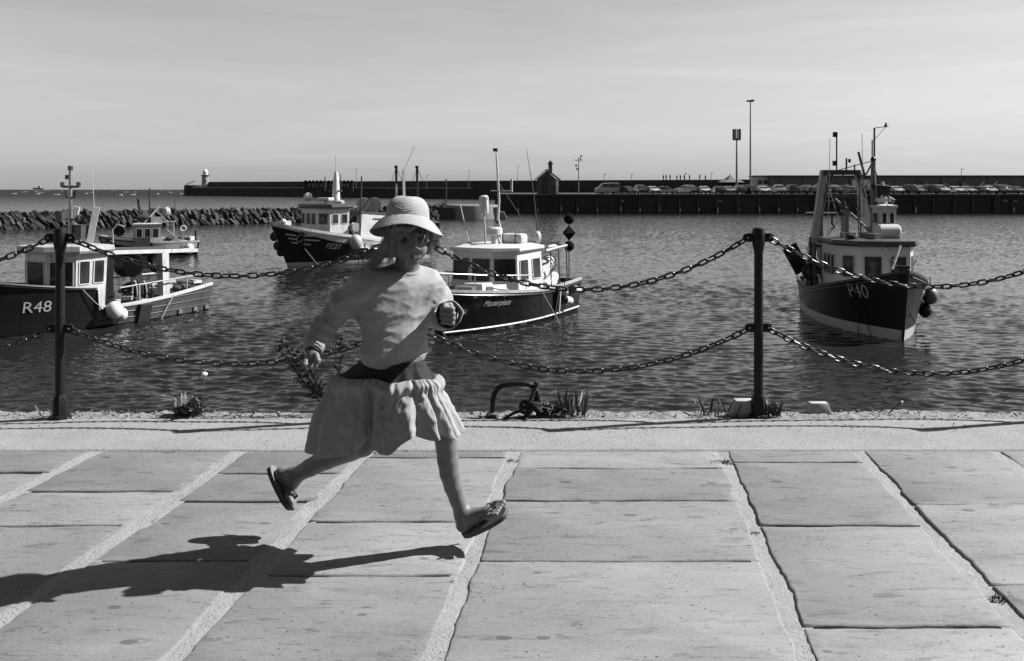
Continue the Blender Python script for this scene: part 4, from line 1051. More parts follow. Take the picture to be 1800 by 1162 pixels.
for c_, d_ in (((GA - .1, -.36, 7.2), (.12, .16, .2)), ((GA - .1, -.38, 6.05), (.12, .14, .2)), ((GA - .1, .2, 6.15), (.1, .08, .14))): bxo('mast_lamp', c_, d_, BLACK, b)
mk('raked_stub', MB().bar((GA, .75, 5.6), (GA - .1, .55, 6.5), .05), DARKG, b)
# foremast
MX = -.6
mk('foremast', MB().tube([(MX, .62, 2.9), (MX, .62, 4.6), (MX, .62, 6.15)], [.11, .11, .09], 10), MIDG, b, True)
mk('mast_cap', MB().ball((MX, .62, 6.15), .11, 8), BLACK, b)
mk('topmast', MB().bar((MX, .66, 6.1), (MX, .66, 7.35), .035).bar((MX, .58, 6.1), (MX, .58, 6.9), .025).bar((MX, .66, 7.35), (MX, 1.1, 7.4), .015).bar((MX, .66, 6.9), (MX, 1.05, 7.35), .01), DARKG, b)
mk('wind_vane', MB().lathe([(.1, 7.38), (.01, 7.58)], 6, (MX, 1.1, 0)), BLACK, b)
mk('antenna', MB().bar((MX - .4, -.95, 3.1), (MX - .5, -.85, 7.0), .012, 5), WHITE, b); mk('antenna', MB().bar((MX - .3, .35, 3.1), (MX - .3, .3, 7.15), .012, 5), WHITE, b)
mk('stay', MB().tube([(MX, .62, 6.1), (GA * .6 + MX * .4, .65, 5.62), (GA - .1, .62, 5.5)], .035, 6), BLACK, b, True)
for p_, q_ in (((MX, .62, 6.0), (1.9, .1, 2.9)), ((1.9, .1, 2.95), (3.6, .1, 2.25)), ((MX, .65, 5.9), (.3, 1.2, 3.1)), ((MX, .62, 5.5), (-1.2, -1.0, 3.1)), ((GA, 1.3, 2.2), (.9, .7, 4.9))): mk('rigging_wire', MB().bar(p_, q_, .014, 5), DARKG, b)
mk('flag', MB().add([(MX + .02, .66, 4.6), (MX + .1, .5, 5.2), (MX + .35, 1.15, 5.1), (MX + .25, 1.1, 4.75), (MX - .01, .66, 4.6), (MX + .07, .5, 5.2), (MX + .32, 1.15, 5.12), (MX + .22, 1.1, 4.75)], [(0, 1, 2, 3), (7, 6, 5, 4), (0, 4, 5, 1), (1, 5, 6, 2), (2, 6, 7, 3), (3, 7, 4, 0)]), BLACK, b)
for p_, q_ in (((GA, -.8, 5.6), (1.3, -1.0, 3.15)), ((GA - .1, .5, 5.6), (.9, -.4, 3.2)), ((GA - .1, -.8, 5.6), (-3.9, -1.2, 1.4)), ((GA - .1, .5, 5.6), (-3.9, 1.2, 1.4)), ((MX, .62, 6.1), (GA - .1, -.5, 5.7)), ((MX, .62, 6.0), (-.9, 1.4, 3.1)), ((MX, .62, 4.4), (1.2, 1.1, 3.1)), ((GA, .2, 4.7), (-1.4, .9, 3.0))): mk('rigging_wire', MB().bar(p_, q_, .017, 5), DARKG, b)
mk('boom', MB().bar((MX, .6, 3.3), (GA - .6, -.2, 4.6), .05), MIDG, b)
mk('derrick', MB().bar((1.75, .75, 3.0), (2.1, .35, 2.2), .05), WHITE, b)
house(b, [(.3, .55), (.3, 1.15), (-.6, 1.15), (-.6, .55)], 3.15, 4.3, WHITE, WHITE, {0: (2, 3.7, 4.15, .06, .06), 3: (1, 3.7, 4.15, .15, .1)}, over=.08, rt=.1, name='upper_box')
mk('liferaft', MB().lathe([(.26, -.4), (.3, -.35), (.3, .35), (.26, .4)], 14, M=Matrix.Translation((.55, .75, 3.42)) @ Matrix.Rotation(R(90), 4, 'X')), CLEANW, b, True, 30)
mk('exhaust', MB().tube([(-.7, 1.1, 3.1), (-.7, 1.12, 3.8), (-.75, 1.2, 4.1)], [.17, .17, .14], 10), DARKG, b, True)
mk('guard_hoop', MB().tube([(-.9, 1.1, 3.2), (-.9, 1.35, 4.2), (-.9, 1.5, 4.6), (-.9, 1.25, 4.75), (-.9, .8, 4.7)], .035, 6), STEEL, b, True)
mk('cone_tarpaulin', MB().lathe([(.5, 3.1), (.42, 3.6), (.1, 4.0)], 10, (-1.0, 1.0, 0)), OFFW, b, True, 80)
mk('radar', MB().box((-.2, .85, 4.6), (.3, .5, .14)).bar((-.2, .85, 4.3), (-.2, .85, 4.6), .05), WHITE, b)
mk('white_cone', MB().lathe([(.2, 4.4), (.05, 5.3)], 8, (-.55, .95, 0)), CLEANW, b, True)
# working deck gear
mk('shelter_beam', MB().beam((-1.6, -1.45, 3.0), (-1.6, .6, 3.05), .3, .16), OFFW, b); mk('shelter_rail', MB().bar((-1.7, -1.45, 2.75), (-1.7, .6, 2.75), .05), DARKG, b); mk('shelter_rail', MB().bar((-2.9, -1.3, 4.0), (-2.9, .3, 4.0), .08), DARKG, b)
mk('winch_frame', MB().beam((-2.9, -.7, .8), (-2.9, -.75, 4.0), .5, .12).beam((-2.9, .3, .8), (-2.9, .25, 4.3), .6, .14), MIDG, b)
mk('hook', MB().tube([(-2.9, -.25, 3.95), (-2.9, -.25, 3.6), (-2.9, -.15, 3.45), (-2.9, -.28, 3.38)], .04, 6), BLACK, b, True)
mk('post', MB().bar((-1.6, -1.45, .8), (-1.6, -1.45, 3.1), .07).bar((-1.2, -1.4, .8), (-1.2, -1.4, 2.9), .05), DARKG, b)
mk('trawl_door', MB().box((0, 0, 0), (.12, .62, 1.15)), BLACK, b).matrix_local = Matrix.Translation((-2.3, -1.85, 2.2)) @ Matrix.Rotation(R(28), 4, 'X') @ Matrix.Rotation(R(15), 4, 'Z')
mk('net_drum', MB().lathe([(.75, -.55), (.75, -.5), (.3, -.45), (.3, .45), (.75, .5), (.75, .55)], 18, M=Matrix.Translation((-2.1, -.6, 1.55)) @ Matrix.Rotation(R(90), 4, 'X')), RUSTY, b, True, 30)
mk('net', MB().ball((-2.1, -.6, 1.6), .62, 12, 1, .7, 1), NET, b, True)
mk('tyre', MB().tube([Vector((-1.5 + .0, -1.45 + .28 * math.cos(a), 1.75 + .28 * math.sin(a))) for a in [2 * math.pi * i / 14 for i in range(14)]], .09, 8, closed=True), RUBBER, b, True)
mk('float_ring', MB().tube([Vector((-1.3 + .3 * math.cos(a), -1.25, 1.35 + .3 * math.sin(a))) for a in [math.pi * i / 10 for i in range(11)]], .05, 6), WHITE, b, True)
clutter(b, 'gear', (-3.6, -1.2, .9), (-1.5, 1.2, 1.3), 14, 5, [MIDG, OFFW, DARKG, RUSTY], .5)
clutter(b, 'gear', (-1.0, -.9, 3.2), (1.0, .4, 3.3), 9, 6, [MIDG, OFFW, DARKG], .3)
clutter(b, 'gear', (2.2, -.4, 1.3), (2.9, .5, 1.5), 3, 7, [DARKG, OFFW], .35)
mk('bow_cleat', MB().box((3.75, .05, 2.32), (.35, .3, .16)).box((3.85, .05, 2.42), (.12, .45, .1)), BLACK, b)
fender(b, h.skin(1.9, 1.25, 1, .27), .27, MIDG); fender(b, h.skin(1.5, .85, 1, .2), .19, OFFW); fender(b, h.skin(1.8, .72, 1, .24), .23, BLACK)
mk('hanging_line', MB().tube([h.skin(2.9, 1.6, -1, .03), h.skin(2.85, .9, -1, .05), h.skin(2.6, 0, -1, .08)], .014, 5).tube([h.skin(2.9, 1.6, -1, .03), h.skin(3.0, .8, -1, .05), h.skin(3.1, 0, -1, .08)], .014, 5), DROPE, b)
mk('hanging_line', MB().tube([h.skin(3.9, .9, 1, .03), h.skin(2.9, .4, 1, .05), h.skin(2.2, 0, 1, .06)], .012, 5), DROPE, b)
mk('ensign_staff', MB().bar((.4, 1.5, 1.6), (.2, 1.9, 2.4), .02), DARKG, b); mk('white_bundle', MB().ball((.5, 1.5, 1.65), .22, 8, 1, 1, .8), WHITE, b, True)

# ---- R48: boat at the left edge
hd = Vector((-.494, -.87)); b = boat('fishing_boat', (-15.73, 32.1), hd, 'dark fishing boat marked R48 with white wheelhouse behind the left post')
def sh(t):
    a = 1.06 - .36 * math.sin(math.pi / 2 * min(1, t / .5)); f = 1.42 + .6 * ((t - .59) / .41) ** 1.4 if t > .59 else a
    return f if t >= .595 else a
h = Hull(8.8, 3.0, sh, rake=.5, tr=.78, full=2.4, wfull=1.9)
PLANK = paint('lapstrake_paint', 0.055, .45, .3, 1.5, .05, stain=.4)
make_hull(b, h, PLANK, DARKHULL, .05, WHITE, lambda t: .42 + .3 * sstep(.55, .9, t), DECK, OFFW, rail_w=.14, rail_h=.09, extra_ts=(.5899, .5951), strakes=((lambda t: .42 + .12 * (1 - t), .012, PLANK, .01, .6), (lambda t: .62 + .2 * (1 - t), .012, PLANK, .01, .58), (lambda t: .2 + .1 * (1 - t), .011, PLANK, .01, .6)))
fw = MB()
for sd in (1, -1):       # black fore panel: shade of the turned bow put into the hull colour
    g = []
    for i in range(20):
        t = .597 + .4029 * i / 19; g.append([h.pt(t, z, sd, .012) for z in [.03 + (h.sheer(t) - .06) * k / 6 for k in range(7)]])
    fw.sheet(g)
mk('fore_shade_panel', fw, DARKHULL, b, True, 40)
mk('fore_rail', MB().tube([h.pt(.6 + .4 * i / 16, h.sheer(.6 + .4 * i / 16) + .05, 1, .03) for i in range(17)], .05, 6), DARKG, b, True)
hull_text(b, h, 'R48', .55, 2.75, .95, 1, PALE, slope=-.02)
plan = [(1.5, 1.15), (.35, 1.15), (.35, -1.45), (1.6, -1.45), (2.1, -.75), (2.1, .45)]
house(b, plan, .7, 2.72, WHITE, OFFW, {0: (2, 1.6, 2.46, .08, .1), 5: (1, 1.55, 2.46, .06, .1), 4: (1, 1.55, 2.46, .08, .1), 3: (1, 1.55, 2.46, .06, .1)}, over=.26, rt=.26, m_frame=WHITE, batter=-.06)
mk('aft_bulkhead', MB().box((.1, 0.9, 1.7), (.5, .1, 2.0)), DARKHULL, b)
mk('roof_beam', MB().beam((.4, .85, 2.68), (-4.0, .75, 2.50), .42, .14), WHITE, b)
mk('roof_beam', MB().beam((.4, -.85, 2.68), (-4.0, -.75, 2.50), .42, .14), WHITE, b)
mk('canopy_board', MB().beam((.3, 0, 2.76), (-3.4, 0, 2.60), 1.7, .05), DARKG, b)
mk('beam_post', MB().beam((-2.45, .82, .5), (-2.4, .82, 2.5), .36, .3), WHITE, b); mk('beam_post', MB().beam((-2.45, -.82, .5), (-2.4, -.82, 2.5), .36, .3), WHITE, b)
mk('mast', MB().tube([(1.0, .1, 2.9), (1.0, .1, 5.75)], [.08, .06], 10), STEEL, b, True)
baro('cross_tree', [(1.0, -.35, 5.1), (1.0, .55, 5.1)], .045, BLACK, b); baro('lower_arm', [(1, -.15, 3.9), (1, .3, 3.9)], .04, BLACK, b); baro('lamp_yoke', [(1, -.18, 4.95), (1, -.12, 4.72), (1, .1, 4.68), (1, .32, 4.72), (1, .38, 4.95)], .04, BLACK, b, 6)
for c_, d_ in (((1, -.38, 5.18), (.1, .1, .18)), ((1, .58, 5.18), (.1, .1, .18)), ((1, .1, 5.78), (.12, .12, .16)), ((1, -.05, 5.45), (.12, .16, .16))): bxo('mast_lamp', c_, d_, BLACK, b)
mk('roof_leg', MB().beam((.6, .6, 2.95), (.4, .75, 4.35), .3, .22), WHITE, b); mk('roof_leg', MB().beam((.6, -.6, 2.95), (.4, -.42, 4.35), .25, .2), WHITE, b)
mk('roof_gear', MB().box((.7, .1, 3.45), (.5, 1.1, .5)).box((.9, -.5, 4.0), (.3, .3, .4)).ball((.8, .35, 3.9), .18, 8), DARKG, b)
mk('whip_antenna', MB().bar((.5, .8, 3.9), (.5, .62, 5.9), .014, 5), WHITE, b); mk('whip_antenna', MB().bar((.5, -.6, 3.9), (.5, -.75, 5.2), .014, 5), WHITE, b)
mk('stern_rail', MB().bar((-.2, 1.25, 1.35), (-3.8, 1.1, 1.5), .03).bar((-1.0, 1.3, .7), (-1.0, 1.27, 1.4), .03).bar((-3.3, 1.15, .9), (-3.3, 1.12, 1.55), .03), OFFW, b)
mk('wash_rail', MB().bar((-.2, -1.25, 1.45), (-3.8, -1.1, 1.5), .035), WHITE, b)
for k in range(6): mk('rope_hank', MB().tube([Vector((-1.35 - .13 * k, .55 + .05 * (k % 2), 1.5 - .02 * k)) + Vector((.02 * math.sin(a), .14 * math.cos(a), -.45 + .42 * math.sin(a))) for a in [2 * math.pi * i / 12 for i in range(12)]], .035, 5, closed=True), (ROPE if k % 3 == 0 else DROPE), b, True)
mk('tyre', MB().tube([Vector((-2.9, -.2 + .38 * math.cos(a), 2.1 + .38 * math.sin(a))) for a in [2 * math.pi * i / 16 for i in range(16)]], .13, 8, closed=True), RUBBER, b, True)
mk('drum', MB().lathe([(.45, -.3), (.45, .3)], 14, M=Matrix.Translation((-1.7, -.3, 2.0)) @ Matrix.Rotation(R(90), 4, 'X')), BLACK, b, True, 30)
clutter(b, 'gear', (-3.9, -.9, .6), (-.3, 1.0, 1.15), 44, 15, [MIDG, OFFW, DARKG, WHITE], .38)
mk('cleat', MB().box((-4.0, .9, 1.2), (.4, .12, .1)).box((-4.2, .5, 1.2), (.15, .4, .1)), WHITE, b)
mk('rubbing_plank', MB().beam(h.skin(-1.05, -.3, 1, .12), h.skin(-1.05, .68, 1, .1), .5, .14), RUBBER, b)
for x in (-2.8, -3.6, -4.25): mk('scupper', MB().box(h.skin(x, .16, 1, .03), (.18, .1, .16)), MIDG, b)
for x, r_ in ((.35, .29), (.0, .22)): fender(b, h.skin(x, .62 if r_ > .25 else .42, 1, r_ * .8), r_, CLEANW)
mk('mooring_line', MB().tube([h.skin(1.4, 1.45, 1, .05), h.skin(.9, .9, 1, .12), h.skin(.4, .6, 1, .2)], .013, 5), ROPE, b)
mk('mooring_line', MB().tube([h.skin(-2.4, .85, 1, .04), h.skin(-2.1, .5, 1, .1), h.skin(-1.7, -.1, 1, .25)], .018, 5), ROPE, b)
mk('anchor_chain', MB().tube([h.pt(.985, 1.95, 1, .05), h.pt(.985, 1.0, 1, .12), h.pt(.985, 0, 1, .3)], .04, 6).tube([h.pt(.97, 1.95, 1, .05), h.pt(.97, 1.0, 1, .14), h.pt(.97, 0, 1, .3)], .03, 6), ROPE, b)

# ---- FE20: trawler left of the child
hd = Vector((-.65, -.76)).normalized(); b = boat('trawler', (-10.8, 58.9), hd, 'dark trawler lettered FE20 with winged bow emblem and white shelter')
h = Hull(11.0, 4.4, lambda t: 1.35 + 1.45 * max(0, (t - .3) / .7) ** 1.6 + .25 * (1 - min(1, t / .3)), rake=1.25, tr=.85, full=2.7, wfull=1.9)
make_hull(b, h, DARKHULL, OFFW, .3, WHITE, lambda t: .8 + .8 * sstep(.5, 1, t), DECK, WHITE, rail_w=.2, rail_h=.16)
wk = MB(); g = []
for i in range(22):      # white band of bulwark below the rail
    t = .45 + .545 * i / 21; g.append([h.pt(t, h.sheer(t) - .46 * (1 - .75 * sstep(.7, .98, t)) + .46 * (1 - .75 * sstep(.7, .98, t)) * k / 3, 1, .015) for k in range(4)])
wk.sheet(g); mk('white_bulwark_band', wk, WHITE, b, True, 40)
g = [[h.pt(.02 + .52 * i / 14, .95 + .36 * k / 2, 1, .02) for k in range(3)] for i in range(15)]
mk('side_belt', MB().sheet(g), MIDG, b, True, 40); mk('side_rail', MB().tube([h.pt(.02 + .54 * i / 14, 1.0, 1, .05) for i in range(15)], .06, 6), OFFW, b, True)
plan = [(3.35, 1.55), (1.9, 1.7), (1.9, -1.7), (3.35, -1.55), (3.7, -.6), (3.7, .6)]
house(b, plan, 1.9, 3.75, WHITE, DARKG, {0: (2, 2.75, 3.4, .15, .2), 5: (1, 2.7, 3.45, .15, .1), 4: (2, 2.7, 3.45, .1, .1), 3: (1, 2.7, 3.45, .15, .1)}, over=.3, rt=.28, m_frame=OFFW)
mk('shelter_side', MB().beam((1.25, 2.05, 2.3), (-3.6, 2.0, 2.0), .12, 2.35), WHITE, b); mk('shelter_side', MB().beam((1.25, -2.05, 2.3), (-3.6, -2.0, 2.0), .12, 2.35), WHITE, b)
mk('shelter_roof', MB().beam((1.3, 0, 3.5), (-3.6, 0, 3.2), 4.3, .12), DARKG, b); mk('shelter_door_rail', MB().beam((.2, 2.13, 3.05), (-.9, 2.13, 3.0), .05, .05).beam((-.9, 2.13, 1.3), (-.9, 2.13, 3.0), .05, .05), MIDG, b)
mk('dark_gap_block', MB().box((1.55, 0, 2.1), (.5, 3.4, 2.2)), BLACK, b); mk('hauler', MB().lathe([(.32, -.12), (.2, 0), (.32, .12)], 14, M=Matrix.Translation((1.6, 1.9, 2.5)) @ Matrix.Rotation(R(90), 4, 'X')), STEEL, b, True); mk('hauler_arm', MB().beam((1.6, 1.85, 1.3), (1.5, 1.95, 2.6), .1, .1).beam((1.3, 1.95, 1.6), (1.9, 1.95, 2.3), .08, .08), MIDG, b)  # solid black box stands in for the dark gap aft of the wheelhouse
hull_text(b, h, 'FE20', .5, 3.15, 1.28, 1, PALE, shear=.25, slope=-.06)
for k in range(3):
    z = 2.1 - .26 * k
    hull_quad(b, h, ((5.45 - .1 * k, z + .02), (6.0 - .2 * k, z + .1), (6.0 - .2 * k, z + .02), (5.45 - .1 * k, z - .08)), 1, PALE, 'emblem_stripe')
    hull_quad(b, h, ((3.6 + .45 * k, z - .1), (5.0, z), (5.0, z - .1), (3.6 + .45 * k, z - .18)), 1, PALE, 'emblem_stripe')
mk('emblem_ring', MB().tube([h.skin(5.2 + .17 * math.cos(a), 1.88 + .24 * math.sin(a), 1, .03) for a in [2 * math.pi * i / 8 for i in range(8)]], .03, 5, closed=True), PALE, b)
mk('anchor_line', MB().tube([h.skin(5.15, 2.3, 1, .06), h.skin(4.9, 1.2, 1, .15), h.skin(4.0, -.1, 1, .6)], .06, 6), BLACK, b)
mk('bow_roller', MB().box((5.9, .3, 2.85), (.7, .3, .3)).ball((6.1, .4, 2.95), .2, 8), WHITE, b)
for z, x in ((2.0, 6.35), (1.4, 6.1), (1.0, 5.85)): mk('bow_tyre', MB().ball((x, -.25, z), .3, 10, 1, .7, 1), RUBBER, b, True)
fender(b, h.skin(1.9, 1.55, 1, .4), .44, OFFW, name='buoy')
mk('funnel_mast', MB().tube([(1.9, .3, 3.9), (1.9, .3, 5.6), (1.9, .3, 6.2)], [.3, .2, .1], 12), CLEANW, b, True); mk('mast_arm', MB().bar((1.9, -.5, 4.9), (1.9, .9, 4.9), .06).bar((1.9, -.9, 4.9), (1.9, -.9, 5.9), .03).bar((1.9, .8, 4.9), (1.9, .8, 6.0), .03), DARKG, b)
mk('mast_pole', MB().bar((1.9, .3, 6.2), (1.9, .3, 7.3), .025), WHITE, b)
mk('radar', MB().box((2.9, .5, 4.35), (.5, 1.2, .22), bev=.05).bar((2.9, .5, 4.0), (2.9, .5, 4.3), .1), WHITE, b); mk('sat_dome', MB().ball((3.3, -.9, 4.5), .28, 12), CLEANW, b, True, 80).select_set(False)
mk('roof_fan', MB().lathe([(.3, 4.05), (.3, 4.2), (.15, 4.3)], 12, (2.2, 1.1, 0)), OFFW, b, True)
for x, y in ((-1.0, -.4), (-2.2, -.6)): mk('net_reel', MB().lathe([(.48, -.1), (.48, .1)], 18, M=Matrix.Translation((x, y, 3.95)) @ Matrix.Rotation(R(-40), 4, 'Z') @ Matrix.Rotation(R(88), 4, 'X')), OFFW, b, True, 30)
mk('a_frame_leg', MB().beam((-3.3, 1.4, 3.2), (-3.6, .9, 6.4), .16, .16), WHITE, b); mk('a_frame_leg', MB().beam((-3.9, .6, 3.2), (-3.6, .85, 6.4), .12, .12), WHITE, b)
mk('boom', MB().bar((.4, -.4, 3.6), (-2.6, -1.0, 4.1), .12).bar((.2, .8, 3.5), (.2, .9, 5.9), .05).bar((.2, .9, 3.6), (-.2, 1.3, 4.4), .04), DARKG, b)
mk('stay', MB().bar((-3.6, .9, 6.3), (-6.0, -.5, 8.2), .02, 5), DARKG, b)
clutter(b, 'gear', (-4.8, -1.4, 1.1), (-3.6, 1.5, 1.6), 8, 25, [MIDG, OFFW, DARKG], .5)
mk('hanging_rope', MB().tube([h.skin(1.0, 1.4, 1, .04), h.skin(.7, .7, 1, .1), h.skin(.4, 0, 1, .1)], .018, 5).tube([h.skin(.9, 1.4, 1, .04), h.skin(.9, .7, 1, .1), h.skin(1.0, 0, 1, .1)], .018, 5), DROPE, b)

# ---- Masterpiece: white-cabin boat right of the child
hd = Vector((-.5, -.866)); b = boat('charter_boat', (-.44, 32.35), hd, 'dark boat named Masterpiece with white cabin, right of the child')
h = Hull(8.4, 3.0, lambda t: 1.18 + .1 * (1 - min(1, t / .3)) + .5 * max(0, (t - .35) / .65) ** 1.6, rake=.7, tr=.88, full=2.5, wfull=1.9)
GLOSS = paint('glossy_dark_hull', 0.008, .15, .3, 1.2, .015, spec=.6)
make_hull(b, h, GLOSS, DARKHULL, .10, OFFW, lambda t: (1.12 + .3 * sstep(.6, 1, t)) if t > .56 else .55, CLEANW, CLEANW, rail_w=.14, rail_h=.07, extra_ts=(.559, .561),
          strakes=((lambda t: .16, .035, CLEANW, .0, .97), (lambda t: h.sheer(t) - .1, .04, DARKHULL, .0, .99)))
plan = [(.75, 1.22), (-1.25, 1.22), (-1.25, -1.4), (1.3, -1.4), (1.4, -.5), (1.35, .45)]
house(b, plan, .8, 2.72, CLEANW, CLEANW, {0: (2, 1.62, 2.42, .18, .35), 5: (1, 1.62, 2.5, .06, .1), 4: (1, 1.62, 2.5, .07, .1), 3: (1, 1.62, 2.5, .06, .1)}, over=.16, rt=.14, m_frame=WHITE, batter=.07, name='cabin', crown=.1)
hull_text(b, h, 'Masterpiece', .30, 2.15, 1.02, 1, PALE, shear=.45, xs=.86, slope=-.035)
mk('fore_hatch', MB().box((1.9, .2, 1.5), (.8, .9, .3), tx=.85, ty=.85), CLEANW, b); mk('coaming', MB().box((1.5, .1, 1.42), (1.1, 1.7, .28), tx=.9, ty=.9), CLEANW, b)
rail = [h.pt(t, h.sheer(t), 1, -.1) + Vector((0, 0, .6)) for t in (.99, .95, .88, .8, .72, .64, .56, .5)]
mk('pulpit_rail', MB().tube(rail, .022, 6), STEEL, b, True); rail2 = [Vector((p.x, -p.y, p.z)) for p in rail]; mk('pulpit_rail', MB().tube(rail2, .022, 6), STEEL, b, True)
for sd in (1, -1):
    for t in (.95, .82, .68, .56): p = h.pt(t, h.sheer(t), sd, -.1); mk('stanchion', MB().bar(p, p + Vector((0, 0, .6)), .018, 6), STEEL, b)
clutter(b, 'gear', (2.3, -.5, 1.45), (3.0, .5, 1.5), 4, 35, [DARKG, MIDG], .3)
mk('liferaft', MB().box((-.35, .35, 3.12), (.55, 1.05, .42), bev=.12), CLEANW, b)
for y in (.05, .6): mk('raft_strap', MB().box((-.35, y, 3.12), (.57, .035, .44)), DARKG, b)
mk('radar', MB().lathe([(.24, 3.28), (.3, 3.32), (.3, 3.52), (.24, 3.58)], 18, (.35, -.05, 0)), CLEANW, b, True, 40); mk('radar_stand', MB().bar((.35, -.05, 2.9), (.35, -.05, 3.3), .12, 10).bar((.15, .15, 2.9), (.3, 0, 3.3), .05), CLEANW, b)
mk('mast', MB().tube([(.1, .05, 2.9), (.1, .05, 3.5), (.1, -.05, 3.9), (.1, .0, 4.6), (.1, -.1, 6.1), (.1, -.13, 6.45)], [.06, .06, .05, .045, .035, .02], 8), CLEANW, b, True)
mk('mast_fitting', MB().ball((.1, -.05, 3.75), .08, 8).box((.1, -.16, 6.5), (.1, .16, .12)), BLACK, b); mk('mast_spreader', MB().bar((.1, -.35, 4.95), (.1, .6, 4.95), .02).bar((.1, .55, 4.9), (.1, .55, 5.4), .04), WHITE, b)
mk('radar_reflector', MB().lathe([(.13, 4.05), (.18, 4.1), (.18, 4.72), (.12, 4.78)], 14, (.3, -.55, 0)), CLEANW, b, True, 40); mk('reflector_pole', MB().bar((.25, -.5, 2.85), (.3, -.55, 4.1), .035), CLEANW, b)
mk('whip_antenna', MB().bar((.6, -1.0, 2.85), (.7, -1.35, 4.4), .025, 6), WHITE, b); mk('antenna_base', MB().ball((.6, -1.0, 2.9), .12, 8), BLACK, b)
mk('fishing_rod', MB().tube([(-1.2, 1.0, 2.4), (-1.2, .95, 3.4), (-1.25, .75, 4.9), (-1.3, .4, 6.6)], [.03, .03, .02, .008], 6), DARKG, b, True)
mk('furled_flag', MB().ball((-1.2, .95, 3.15), .16, 8, 1, 1, 1.6), WHITE, b, True); mk('stay', MB().bar((.1, -.05, 5.3), (-1.2, 1.0, 2.9), .012, 5), DARKG, b)
mk('awning', MB().beam((-1.3, -.2, 2.9), (-3.3, -.2, 2.85), 2.1, .06), BLACK, b)
for x in (-1.9, -2.6, -3.3): mk('awning_post', MB().bar((x, 1.2, .9), (x, 1.15, 2.65), .028, 6), DARKG, b)
mk('awning_rail', MB().tube([(-1.5, 1.15, 2.62), (-2.4, 1.15, 2.68), (-3.4, 1.1, 2.72), (-3.6, .3, 2.75)], .06, 6), OFFW, b, True)
mk('furled_canvas', MB().ball((-2.2, 1.1, 2.74), .1, 8, 4, 1, 1), OFFW, b, True)
ten = mk('tender', MB().tube([(-1.9, .5, 1.45), (-2.5, .45, 1.7), (-3.3, .25, 1.95), (-4.0, .0, 2.0)], [.24, .3, .3, .22], 14), CLEANW, b, True, 60); mk('tender_tube', MB().tube([(-1.8, .9, 1.2), (-2.3, .95, 1.3), (-2.9, .8, 1.5)], [.2, .26, .2], 12), CLEANW, ten, True, 60)
for k in range(4): mk('lashing', MB().tube([Vector((-2.2 - .4 * k, .45 - .05 * k + .33 * math.cos(a), 1.58 + .13 * k + .33 * math.sin(a))) for a in [2 * math.pi * i / 14 for i in range(14)]], .018, 5, closed=True), DROPE, b)
sg = mk('signal_pole', MB().bar((-3.95, .95, 1.2), (-3.95, .95, 3.8), .025, 6), BLACK, b)
for z, s_ in ((3.78, 'ball'), (3.2, 'diamond'), (2.66, 'ball')):
    if s_ == 'ball': mk('signal_ball', MB().ball((-3.95, .95, z), .22, 16), SIGB, sg, True, 80)
    else: mk('signal_diamond', MB().lathe([(.005, z - .32), (.3, z), (.005, z + .32)], 4, (-3.95, .95, 0)), SIGB, sg)
clutter(b, 'gear', (-3.8, -.8, .7), (-1.6, .9, 1.1), 16, 36, [DARKG, MIDG, WHITE, OFFW], .4)
mk('engine_box', MB().box((-2.4, 0, 1.0), (1.4, 1.3, .9), bev=.06), DARKG, b)
mk('quarter_post', MB().beam(h.skin(-1.75, -.35, 1, .12), h.skin(-1.75, 1.25, 1, .1), .14, .14), RUBBER, b); mk('post_edge', MB().beam(h.skin(-1.86, .2, 1, .14), h.skin(-1.86, 1.2, 1, .12), .05, .06), CLEANW, b)
for x, z in ((-2.5, .62), (-3.3, .95)):
    M_ = Matrix.Translation(h.skin(x, z, 1, .16)) @ Matrix.Rotation(R(78), 4, 'Y'); f_ = mk('fender', MB().lathe([(.08, -.36), (.17, -.28), (.17, .28), (.08, .36)], 12, M=M_), CLEANW, b, True, 40)
    mk('fender_cap', MB().lathe([(.175, .2), (.175, .3), (.09, .37)], 12, M=M_), BLACK, f_, True)
fender(b, h.skin(-2.3, 1.0, 1, .12), .16, CLEANW)
mk('mooring_line', MB().tube([h.skin(-.4, 1.2, 1, .04), h.skin(-.9, .6, 1, .2), h.skin(-1.4, -.05, 1, .4)], .014, 5), ROPE, b)
mk('anchor_line', MB().tube([h.pt(.985, 1.5, 1, .03), h.pt(.985, .2, 1, .1), h.pt(.97, -.5, 1, .4)], .04, 6), BLACK, b)

# ---- small boat behind R48
hd = Vector((-.92, -.39)); b = boat('small_boat', (-27.6, 65.5), hd, 'small cluttered dark and white fishing boat in front of the breakwater')
h = Hull(6.4, 2.5, lambda t: .95 + .55 * max(0, (t - .4) / .6) ** 1.5, rake=.6, tr=.8)
make_hull(b, h, DARKHULL, DARKHULL, .1, WHITE, lambda t: .55 + .3 * sstep(.5, 1, t), DECK, OFFW, rail_w=.14, rail_h=.12)
g = [[h.pt(.02 + .48 * i / 12, .52 + .42 * k / 2, 1, .02) for k in range(3)] for i in range(13)]; mk('white_band', MB().sheet(g), WHITE, b, True)
g = [[h.pt(.6 + .38 * i / 12, h.sheer(.6 + .38 * i / 12) - .42 + .3 * k / 2, 1, .02) for k in range(3)] for i in range(13)]; mk('bow_band', MB().sheet(g), OFFW, b, True)
house(b, [(1.3, .85), (-.6, .85), (-.6, -.85), (1.3, -.85)], .7, 2.3, OFFW, WHITE, {0: (3, 1.3, 2.05, .15, .12), 3: (2, 1.3, 2.05, .1, .1)}, over=.1, rt=.1, m_frame=WHITE)
mk('cabin_side', MB().box((-.3, .9, 1.0), (.9, .06, .6)), WHITE, b); mk('net_bin', MB().box((.7, 1.15, 1.05), (1.1, .4, .7)), NET, b)
